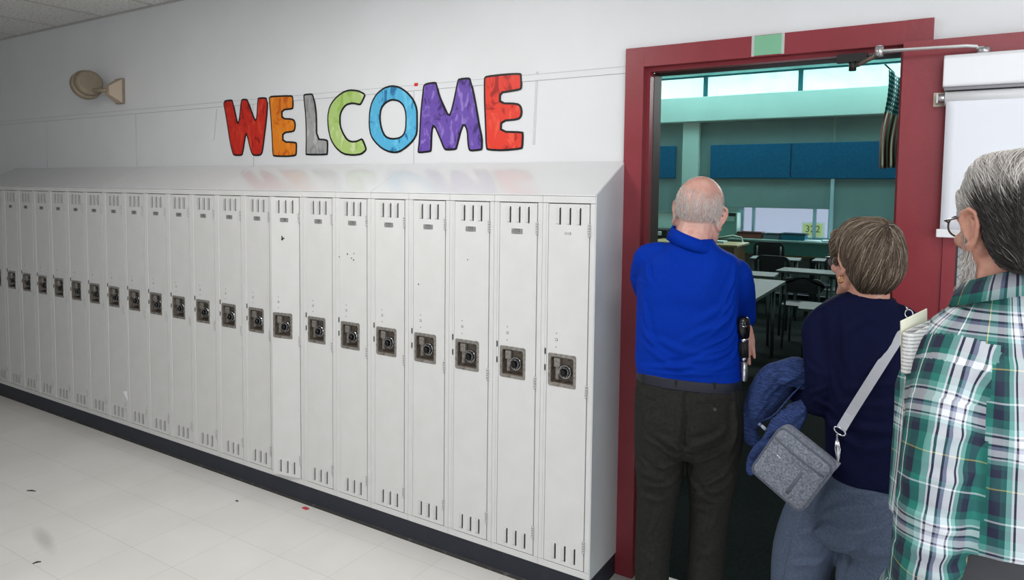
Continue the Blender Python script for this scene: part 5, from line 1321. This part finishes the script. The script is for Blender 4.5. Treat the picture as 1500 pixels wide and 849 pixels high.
b.tube([rp_ + Vector((-.003, -.003, .012)), F.p(1325, 447, -.035) - bo], .003, 8); b.build('strap_buckle', M['chrome'], bag)

# blue knitted jacket folded over her forearm
jo = F.p(1140, 600, .10); jk = empty('jacket', MW @ jo, F.rz); tag(jk, 'blue knit jacket draped over the bent forearm of the woman in navy', 'jacket')
J = lambda a, c, y=.10: F.p(a, c, y) - jo
jb = MB()
limb(jb, [J(1186, 562, .06), J(1166, 545, .07), J(1148, 548, .09), J(1130, 566, .10), J(1116, 590, .10), J(1106, 615, .10)], [.030, .052, .064, .062, .050, .030], flat=.75, ref=(1, 0, .6))
limb(jb, [J(1112, 570, .11), J(1104, 596, .11), J(1096, 618, .11), J(1100, 640, .11), J(1112, 650, .10)], [.034, .034, .030, .028, .018], flat=.6, ref=(1, 0, .2))
limb(jb, [J(1186, 585, .02), J(1172, 600, .0), J(1156, 618, -.01), J(1140, 635, -.01), J(1124, 652, .0)], [.022, .040, .044, .042, .032], flat=.5, ref=(.7, 0, .7))
limb(jb, [J(1160, 634, -.01), J(1136, 640, -.01), J(1116, 656, .0), J(1104, 672, .01), J(1099, 692, .015)], [.026, .032, .030, .022, .014], flat=.55, ref=(.7, 0, .7))
limb(jb, [J(1120, 655, .02), J(1112, 672, .025), J(1106, 688, .03)], [.026, .022, .012], flat=.5, ref=(.7, 0, .7))
me = remesh(jb, .005, 7, .5)
G = lambda a, c, y=.03: tuple(J(a, c, y))
sp = [(G(1150, 560), (-1, 0, -.7), .06, .008, .006), (G(1135, 575), (-1, 0, -1.1), .06, .008, .006), (G(1122, 570), (-.6, 0, -1), .06, .008, .006), (G(1160, 575), (-1, 0, -.5), .05, .007, -.006), (G(1115, 605), (-.5, 0, -1), .05, .008, .006),
      (G(1150, 622, -.06), (-1, 0, -.9), .06, .007, .006), (G(1135, 640, -.05), (-1, 0, -.9), .05, .007, -.006), (G(1165, 608, -.05), (-1, 0, -.9), .05, .007, .005), (G(1110, 675, -.03), (-.3, 0, -1), .04, .005, -.007), (G(1100, 625), (.2, 0, -1), .05, .007, .005),
      (G(1145, 535), (1, 0, .2), .06, .010, .004), (G(1130, 612, .0), (-1, 0, -1.2), .07, .007, -.008)]
fold(me, sp)
m = mat('blue_slub_knit', (40, 64, 122), .9, bump=(170, .3)); M['jk'] = m; N, Lk, B = nodes_of(m); tc = N.new('ShaderNodeTexCoord')
mp = N.new('ShaderNodeMapping'); mp.inputs['Rotation'].default_value = (0, .75, 0); mp.inputs['Scale'].default_value = (40, 120, 420); nz = N.new('ShaderNodeTexNoise'); nz.inputs['Scale'].default_value = 1; nz.inputs['Detail'].default_value = 3
rp = N.new('ShaderNodeValToRGB'); rp.color_ramp.elements[0].position = .36; rp.color_ramp.elements[1].position = .66; rp.color_ramp.elements[0].color = lin((18, 34, 78)); rp.color_ramp.elements[1].color = lin((52, 78, 136))
Lk.new(tc.outputs['Object'], mp.inputs['Vector']); Lk.new(mp.outputs['Vector'], nz.inputs['Vector']); Lk.new(nz.outputs['Fac'], rp.inputs['Fac']); Lk.new(rp.outputs['Color'], B.inputs['Base Color'])
jbv = bvh_of(me); finish(me, 'knit_body', m, jk)
def onj(px, py, lift):
    o_ = J(px, py, -.5); d_ = (J(px, py, .4) - o_).normalized(); h = jbv.ray_cast(o_, d_, 1.2); return h[0] - d_ * lift if h[0] else J(px, py, .02)
b = MB(); b.tube([onj(1112 + 10 * t / 6, 620 + 9 * t / 6, .003) for t in range(7)], .0055, 8, flat=.4); b.build('care_label', mat('pale_label', (168, 180, 200), .7), jk)
b = MB(); b.tube([onj(*p, .001) for p in ((1182, 560), (1172, 566), (1160, 578), (1148, 592), (1138, 604), (1128, 612), (1112, 617))], .003, 8); b.build('hem', M['jk'], jk)

# ------------------------------------------------------------------ man in the plaid shirt, nearest
def plaid():
    m = mat('green_plaid', (20, 100, 92), .75); N, Lk, B = nodes_of(m)
    uvn = N.new('ShaderNodeUVMap'); sx = N.new('ShaderNodeSeparateXYZ'); Lk.new(uvn.outputs['UV'], sx.inputs['Vector'])
    nav, tealD, teal, lt, wh, lav, yel = (12, 20, 50), (6, 68, 70), (8, 104, 94), (112, 164, 158), (214, 217, 224), (120, 126, 152), (190, 176, 96)
    st = [(0, nav), (.09, tealD), (.185, yel), (.198, teal), (.29, nav), (.36, tealD), (.40, lt), (.435, wh), (.45, nav), (.468, wh), (.52, lav), (.55, nav), (.568, wh), (.625, nav), (.643, wh), (.66, lt), (.71, teal), (.78, nav), (.86, tealD), (.905, wh), (.918, teal), (.97, nav)]
    outs = []
    for ax, off in (('X', .0), ('Y', .30)):
        d = N.new('ShaderNodeMath'); d.operation = 'MULTIPLY_ADD'; d.inputs[1].default_value = 1 / .200; d.inputs[2].default_value = off; Lk.new(sx.outputs[ax], d.inputs[0])
        f = N.new('ShaderNodeMath'); f.operation = 'FRACT'; Lk.new(d.outputs[0], f.inputs[0])
        r = N.new('ShaderNodeValToRGB'); r.color_ramp.interpolation = 'CONSTANT'; e = r.color_ramp.elements; e[0].position = 0; e[0].color = lin(st[0][1]); e[1].position = st[1][0]; e[1].color = lin(st[1][1])
        for p, c in st[2:]: q = e.new(p); q.color = lin(c)
        Lk.new(f.outputs[0], r.inputs['Fac']); outs.append(r.outputs['Color'])
    mx = N.new('ShaderNodeMix'); mx.data_type = 'RGBA'; mx.inputs['Factor'].default_value = .38; Lk.new(outs[0], mx.inputs['A']); Lk.new(outs[1], mx.inputs['B']); Lk.new(mx.outputs['Result'], B.inputs['Base Color'])
    return m
M['plaid'] = plaid()
def set_uv(me, fn):
    P, Nn = np_verts(me); uv = fn(P).astype(np.float32); ul = me.uv_layers.new(name='UVMap')
    idx = np.empty(len(me.loops), np.int32); me.loops.foreach_get('vertex_index', idx); ul.data.foreach_set('uv', uv[idx].ravel())
F = Fig(1450, 1.30)
old = empty('person', F.loc, F.rz); tag(old, 'person with grey hair, white beard and glasses in a green plaid shirt at the right', 'person')
MO = Matrix.Translation(F.loc) @ Matrix.Rotation(F.rz, 4, 'Z')
Xh = head_matrix(F.p(1484, 337, .0), math.radians(30), math.radians(-5), math.radians(0), 1.0)
body = MB(); head(body, Xh, ear=1.04)
limb(body, [F.p(1474, 450, .0), F.p(1480, 410, -.005), F.p(1481, 370, -.0), F.p(1480, 340, .0)], [.080, .068, .063, .058])
rings(body, F.rows([(700, 1330, 1570, .0, .11), (640, 1330, 1580, .0, .12), (520, 1345, 1575, .0, .11), (480, 1370, 1560, .0, .09), (450, 1400, 1540, .0, .07)]), pw=2.2)
limb(body, [F.p(1408, 500, -.05), F.p(1385, 640, -.12), F.p(1368, 770, -.13)], [.045, .043, .038]); limb(body, [F.p(1368, 770, -.13), F.p(1335, 850, -.02), F.p(1310, 900, .05)], [.036, .036, .028])
hand(body, F.p(1308, 905, .06), (-.3, .5, -.6), (.8, .4, 0), (0, .6, .5), .4)
limb(body, [F.p(1560, 500, .05), F.p(1580, 640, .1), F.p(1585, 770, .12)], [.045, .042, .038]); limb(body, [F.p(1585, 770, .12), F.p(1570, 860, .25)], [.036, .027])
hand(body, F.p(1569, 868, .26), (-.2, .4, -.8), (-1, .3, 0), (0, 1, .2), .35)
me = remesh(body, .0032, 3, .4)
M['skin_o'] = skin_mat('skin_ruddy', (200, 148, 128), (182, 124, 106)); bv = bvh_of(me)
finish(me, 'body', M['skin_o'], old); eyes(Xh, old)
glasses(Xh, old, mat('tortoise_frames', (84, 68, 62), .25), M['lens'], rx=.026, rz=.021, thick=.0018, y=.116, z=.010)
# hair: dark grey at back and sides, pale and thin on top
hv = MB(); R3 = Xh.to_3x3(); iX = Xh.inverted()
rings(hv, [((0, -.020, .139), .03, .038), ((0, -.020, .134), .056, .068), ((0, -.022, .117), .0715, .088), ((0, -.024, .090), .0805, .099), ((0, -.030, .060), .0820, .102), ((0, -.046, .030), .0790, .090), ((0, -.060, .002), .076, .074), ((0, -.066, -.026), .073, .062), ((0, -.072, -.050), .065, .050), ((0, -.075, -.070), .054, .040), ((0, -.075, -.080), .04, .028)], 40, 2.1, lambda p: Xh @ p)
for s in (-1, 1): limb(hv, [Xh @ Vector((s * .069, .034, .070)), Xh @ Vector((s * .074, .026, .038)), Xh @ Vector((s * .0765, .018, .008))], [.010, .008, .004])
hm = remesh(hv, .004, 6, .5); hb = bvh_of(hm)
HO = hair_mat('grey_hair', [(0, (30, 28, 28)), (.3, (62, 58, 56)), (.55, (112, 107, 103)), (.78, (172, 167, 162)), (1, (226, 222, 218))], .4)
P, Nn = np_verts(hm); q = np.c_[P, np.ones(len(P))] @ np.array(iX).T
def tone(x, y, z):
    """pale on top, at the temple and at the front; dark at the sides and back"""
    t = .14 + .64 * np.clip((z - .078) / .03, 0, 1) + .82 * np.clip((y + .014) / .03, 0, 1)
    return np.clip(t, 0, .95)
a_ = hm.attributes.new('tint', 'FLOAT', 'POINT'); a_.data.foreach_set('value', (tone(q[:, 0], q[:, 1], q[:, 2]) * .85).astype(np.float32))
hair_o = finish(hm, 'hair', HO, old); hc = Xh @ Vector((0, -.03, .03))
def onh(p):
    w = (p - hc).normalized(); h = hb.ray_cast(hc + w * .4, -w, .5); return (h[0], h[1]) if h[0] else (None, None)
roots = []
while len(roots) < 9500:
    d = Vector((rng.gauss(0, 1), rng.gauss(0, 1), rng.gauss(0, 1))).normalized()
    if d.z < -.8 or (d.y > .72) or (d.y > .35 and d.z < .1): continue
    if d.z > .80 and rng.random() < .55: continue
    roots.append(d)
def path(i, d):
    q, n_ = onh(hc + R3 @ d)
    if q is None: return None
    pts = []; L_ = rng.uniform(.03, .065) if d.z < .75 else rng.uniform(.06, .11); st = L_ / 9; lift = abs(rng.gauss(0, .0014)); dirn = None; ph = rng.uniform(0, 6)
    for j in range(10):
        l = iX @ q; top = max(0, min(1, (l.z - .085) / .035))
        g = Vector((-.35 * (1 if l.x < 0 else -.2), -.75, -.85)) * (1 - top) + Vector((-.75, -.55, .0)) * top
        g = R3 @ (g + Vector((.28 * math.sin(ph + j * .35), .22 * math.cos(ph * 1.3 + j * .3), 0)))
        g = g - n_ * g.dot(n_)
        if g.length < 1e-6: return None
        g.normalize(); dirn = g if dirn is None else (dirn * .55 + g * .45).normalized()
        pts.append(q + n_ * (lift + .0006 + .0020 * math.sin(PI * j / 9) * (1 + .8 * (l.z < -.04))))
        q2, n2 = onh(q + dirn * st)
        if q2 is None or (q2 - q).length > st * 2.5: break
        q, n_ = q2, n2
    return pts
def tint(i, d):
    l = iX @ (onh(hc + R3 @ d)[0] or hc); return float(min(1, max(0, tone(l.x, l.y, l.z) + .13 * rng.gauss(0, 1) + (.3 if rng.random() < .07 else 0))))
strands('hair_strands', hb, roots, path, HO, hair_o, .00048, tint)
# white beard
HB = hair_mat('white_beard', [(0, (176, 168, 160)), (.5, (214, 209, 203)), (1, (240, 238, 234))], .5); roots = []
while len(roots) < 9500:
    d = Vector((rng.uniform(-.095, .095), rng.uniform(-.01, .10), rng.uniform(-.125, .012)))
    if d.z > -.030 - .45 * max(0, d.y - .03) and d.y > .034: continue
    if abs(d.x) < .028 and d.z > -.078: continue
    roots.append(d)
def path(i, d):
    c = Vector((d.x * .15, .02, d.z * .75)); w = R3 @ (d - c).normalized(); o_ = Xh @ c; h = bv.ray_cast(o_ + w * .2, -w, .25)
    if not h[0]: return None
    l = iX @ h[0]
    if l.z > .014 or l.z < -.128 or l.y < (.012 if l.z > -.035 else -.004) or (abs(l.x) > .0765): return None
    p, n_ = h[0], h[1]; L_ = rng.uniform(.011, .022) * (1 + .5 * (l.z < -.08)); g = (R3 @ Vector((rng.uniform(-.35, .35), -.25 + rng.uniform(-.3, .3), -1)) + n_ * rng.uniform(.22, .5)).normalized(); return [p + g * L_ * j / 4 + Vector((0, 0, -.002)) * (j / 4) ** 2 for j in range(5)]
strands('beard', bv, roots, path, HB, old, .00050, lambda i, d: min(1, max(0, .55 + .25 * rng.gauss(0, 1))))
# shirt: body, sleeves, collar
sh = MB()
rings(sh, F.rows([(760, 1300, 1606, .0, .172), (752, 1302, 1604, .0, .172), (730, 1304, 1604, .0, .168), (690, 1308, 1602, .0, .163), (620, 1314, 1600, .0, .158), (570, 1318, 1598, .0, .150), (530, 1326, 1592, .0, .138), (500, 1340, 1580, .0, .122), (478, 1360, 1566, .0, .105), (458, 1386, 1550, .0, .092), (442, 1410, 1532, .0, .084), (430, 1426, 1532, .0, .080), (420, 1432, 1530, .0, .075), (411, 1438, 1526, .0, .068)]), 52, 2.4)
ARM_L = [F.p(1436, 486, -.015), F.p(1416, 508, -.045), F.p(1403, 545, -.075), F.p(1390, 590, -.10), F.p(1380, 650, -.125), F.p(1370, 720, -.14), F.p(1361, 790, -.14), F.p(1350, 850, -.11), F.p(1318, 880, -.02), F.p(1292, 895, .05)]
ARM_R = [F.p(1545, 490, .03), F.p(1572, 560, .07), F.p(1588, 650, .10), F.p(1590, 760, .12), F.p(1575, 850, .22)]
limb(sh, ARM_L, [.060, .066, .067, .066, .064, .062, .060, .058, .052, .044], 24); limb(sh, ARM_R, [.062, .064, .060, .056, .046], 24)
me = remesh(sh, .0055, 9, .5)
G = lambda a, c, y=-.15: tuple(F.p(a, c, y))
H = lambda a, c, y=-.18: tuple(F.p(a, c, y))
fold(me, [(G(1470, 600), (.4, 0, -1), .12, .016, .006), (G(1455, 700), (.15, 0, -1), .12, .016, .006), (G(1490, 720), (.1, 0, -1), .10, .018, .006), (G(1325, 640, -.05), (.1, 0, -1), .12, .012, .006), (G(1318, 560, -.05), (-.4, 0, -1), .06, .010, .006), (G(1460, 540), (1, 0, .5), .06, .012, .005), (G(1440, 520), (1, 0, -.3), .05, .014, .004),
          (H(1395, 640), (1, 0, .5), .05, .010, .006), (H(1385, 700), (1, 0, .3), .05, .010, .006), (H(1370, 760), (1, 0, -.25), .05, .010, .007), (H(1365, 800), (1, 0, .3), .05, .010, .007), (H(1375, 840), (1, 0, .1), .05, .010, .007), (H(1350, 680), (-.2, 0, -1), .08, .012, .005), (H(1400, 580), (-.4, 0, -1), .07, .012, .005)])
ct = F.p(1455, 600, .0)
P, Nn = np_verts(me); P = P.astype(float)
def axis_uv(P, pts, r0, u0):
    Pn = [np.array(p) for p in pts]; acc = [0]
    for i in range(1, len(Pn)): acc.append(acc[-1] + np.linalg.norm(Pn[i] - Pn[i - 1]))
    best = np.full(len(P), 9.); U_ = np.zeros(len(P)); V_ = np.zeros(len(P)); ref = np.array((0, -1., 0))
    for i in range(len(Pn) - 1):
        a, d = Pn[i], Pn[i + 1] - Pn[i]; L2 = d @ d; t = ((P - a) @ d) / L2; dist = np.linalg.norm(P - (a + np.clip(t, 0, 1)[:, None] * d), axis=1); dn = d / np.sqrt(L2)
        e1 = ref - dn * (ref @ dn); e1 /= np.linalg.norm(e1); e2 = np.cross(dn, e1); q = P - a
        s_ = dist < best; best[s_] = dist[s_]; U_[s_] = (np.arctan2(q @ e2, q @ e1) * r0)[s_]; V_[s_] = (acc[i] + np.clip(t, -.5 if i == 0 else 0, 1) * np.sqrt(L2))[s_]
    return best, V_, np.c_[U_ + u0, -V_ + .02]
uv_t = np.c_[np.arctan2(P[:, 0] - ct.x, -P[:, 1]) * .150 + .06, P[:, 2] + .055]
dl, vl, uv_l = axis_uv(P, ARM_L, .063, .118); dr, vr, uv_r = axis_uv(P, ARM_R, .060, .05)
nf = len(me.polygons); li = np.empty(len(me.loops), np.int32); me.loops.foreach_get('vertex_index', li); lt_ = np.empty(nf, np.int32); me.polygons.foreach_get('loop_total', lt_)
fi = np.repeat(np.arange(nf), lt_); mean = lambda q: (np.bincount(fi, q[li], nf) / lt_)
ml, mv = mean(dl), mean(vl); cl = (ml < .077 + .010 * np.clip((.16 - mv) / .06, 0, 1)) & (mv > .055); cr = (mean(dr) < .074) & (mean(vr) > .03) & ~cl
uv = np.where(cl[fi][:, None], uv_l[li], np.where(cr[fi][:, None], uv_r[li], uv_t[li])).astype(np.float32)
me.uv_layers.new(name='UVMap').data.foreach_set('uv', uv.ravel()); shirt = finish(me, 'plaid_shirt', M['plaid'], old)
b = MB(); n = 56; cc = F.p(1484, 407, .0); uvl = []
prof = [(.006, -.036), (.0095, -.036), (.004, -.012), (-.004, .004), (-.009, .004), (-.008, -.012), (-.001, -.034)]; m_ = len(prof)
for j in range(n + 1):
    a = -PI * .5 + (2 * PI) * j / n + .9; cx, sy = math.cos(a), math.sin(a)
    base = Vector((cc.x + .086 * cx, cc.y + .088 * sy, cc.z + .028 * cx - .012 * sy + .006))
    for dr, dz in prof: b.v.append((base.x + dr * cx * 1.4, base.y + dr * sy * 1.4, base.z + dz * 1.15)); uvl.append((dz * 1.1 + .075 + dr, j / n * .54))
for j in range(n):
    for i in range(m_): b.f.append((j * m_ + i, j * m_ + (i + 1) % m_, (j + 1) * m_ + (i + 1) % m_, (j + 1) * m_ + i)); b.m.append(0); b.sm.append(True)
o = b.build('collar', M['plaid'], shirt, weld=False); ul = o.data.uv_layers.new(name='UVMap')
for l in o.data.loops: ul.data[l.index].uv = uvl[l.vertex_index]
# trousers
tr = MB()
rings(tr, F.rows([(715, 1322, 1585, .0, .140), (735, 1318, 1586, .0, .148), (850, 1314, 1590, .0, .155), (940, 1312, 1592, .0, .15), (1010, 1325, 1580, .0, .12)]), 40, 2.4)
for c0, c1, s in ((1385, 1388, 0), (1518, 1512, .04)): limb(tr, [F.p(c0, 960, s), F.p(c0, 1100, s), F.p(c1, 1260, s + .02), F.p(c1, 1500, s)], [.092, .086, .072, .062])
me = remesh(tr, .008, 6, .5); finish(me, 'trousers', mat('charcoal_trousers', (62, 62, 66), .85, bump=(300, .1)), old)
for c0, s in ((1385, .0), (1515, .04)):
    b = MB(); h_ = F.p(c0, 1500, s); shoe(b, (h_.x + .03, s - .08, 0), (h_.x - .08, s + .17, 0)); b.build('shoe', M['shoe'], old)

# card and folded newspaper standing in his chest pocket
pc = F.p(1338, 520, -.045); card = empty('card', MO @ pc, F.rz); tag(card, 'cream card sticking up at the chest of the man in plaid', 'card')
def slab(q4, y, th, par, name, mt, nrm=(.5, -.85, 0)):
    b = MB(); nv = Vector(nrm).normalized() * th; v = [F.p(px, py, yy) - pc for (px, py), yy in zip(q4, y)]; b.add([p for p in v] + [p + nv for p in v], [(0, 1, 2, 3), (7, 6, 5, 4), (0, 4, 5, 1), (1, 5, 6, 2), (2, 6, 7, 3), (3, 7, 4, 0)]); return b.build(name, mt, par)
slab([(1318.5, 470), (1357, 451.5), (1357.5, 535), (1320, 545)], [-.07, .0, .0, -.07], .003, card, 'card_sheet', mat('cream_card', (226, 226, 206), .6))
pn = F.p(1342, 520, -.06); news = empty('newspaper', MO @ pn, F.rz); tag(news, 'folded newspaper tucked in front of the cream card by the plaid shirt', 'newspaper')
m = mat('newsprint', (206, 206, 204), .8); N, Lk, B = nodes_of(m); tc = N.new('ShaderNodeTexCoord'); sx = N.new('ShaderNodeSeparateXYZ'); Lk.new(tc.outputs['Object'], sx.inputs['Vector'])
w1 = N.new('ShaderNodeMath'); w1.operation = 'PINGPONG'; w1.inputs[1].default_value = .0035; Lk.new(sx.outputs['Z'], w1.inputs[0]); w2 = N.new('ShaderNodeMath'); w2.operation = 'GREATER_THAN'; w2.inputs[1].default_value = .0022; Lk.new(w1.outputs[0], w2.inputs[0])
nz = N.new('ShaderNodeTexNoise'); nz.inputs['Scale'].default_value = 260; Lk.new(tc.outputs['Object'], nz.inputs['Vector']); w3 = N.new('ShaderNodeMath'); w3.operation = 'MULTIPLY'; Lk.new(w2.outputs[0], w3.inputs[0]); Lk.new(nz.outputs['Fac'], w3.inputs[1])
mx = N.new('ShaderNodeMix'); mx.data_type = 'RGBA'; mx.inputs['A'].default_value = lin((210, 210, 208)); mx.inputs['B'].default_value = lin((70, 70, 74)); Lk.new(w3.outputs[0], mx.inputs['Factor']); Lk.new(mx.outputs['Result'], B.inputs['Base Color'])
# a rounded fold: two leaves joined along the left edge
b = MB(); prof = []
A0, A1 = F.p(1326, 489, -.085) - pn, F.p(1360, 470, -.035) - pn; dv = (A1 - A0); nv = Vector((-dv.y, dv.x, 0)).normalized() * -.011
def leaf(t, s): return A0 + dv * t + nv * s
outl = [leaf(1.05, 1.2), leaf(.5, 1.1), leaf(.12, 1.0), leaf(0, .6), leaf(-.02, 0), leaf(0, -.5), leaf(.12, -.9), leaf(.5, -.6), leaf(1.05, .1)]
inn = [leaf(1.05, 1.05), leaf(.5, .95), leaf(.15, .8), leaf(.06, .5), leaf(.05, 0), leaf(.06, -.4), leaf(.15, -.72), leaf(.5, -.45), leaf(1.05, .2)]
n = len(outl); dz = Vector((0, 0, -.075))
b.add(outl + inn + [p + dz for p in outl] + [p + dz for p in inn], [(i, i + 1, n + i + 1, n + i) for i in range(n - 1)] + [(i + 1, i, 2 * n + i, 2 * n + i + 1) for i in range(n - 1)] + [(n + i, n + i + 1, 3 * n + i + 1, 3 * n + i) for i in range(n - 1)] + [(0, n, 3 * n, 2 * n), (n - 1, 3 * n - 1, 4 * n - 1, 2 * n - 1)] + [(2 * n + i + 1, 2 * n + i, 3 * n + i, 3 * n + i + 1) for i in range(n - 1)])
b.build('folded_sheet', m, news)
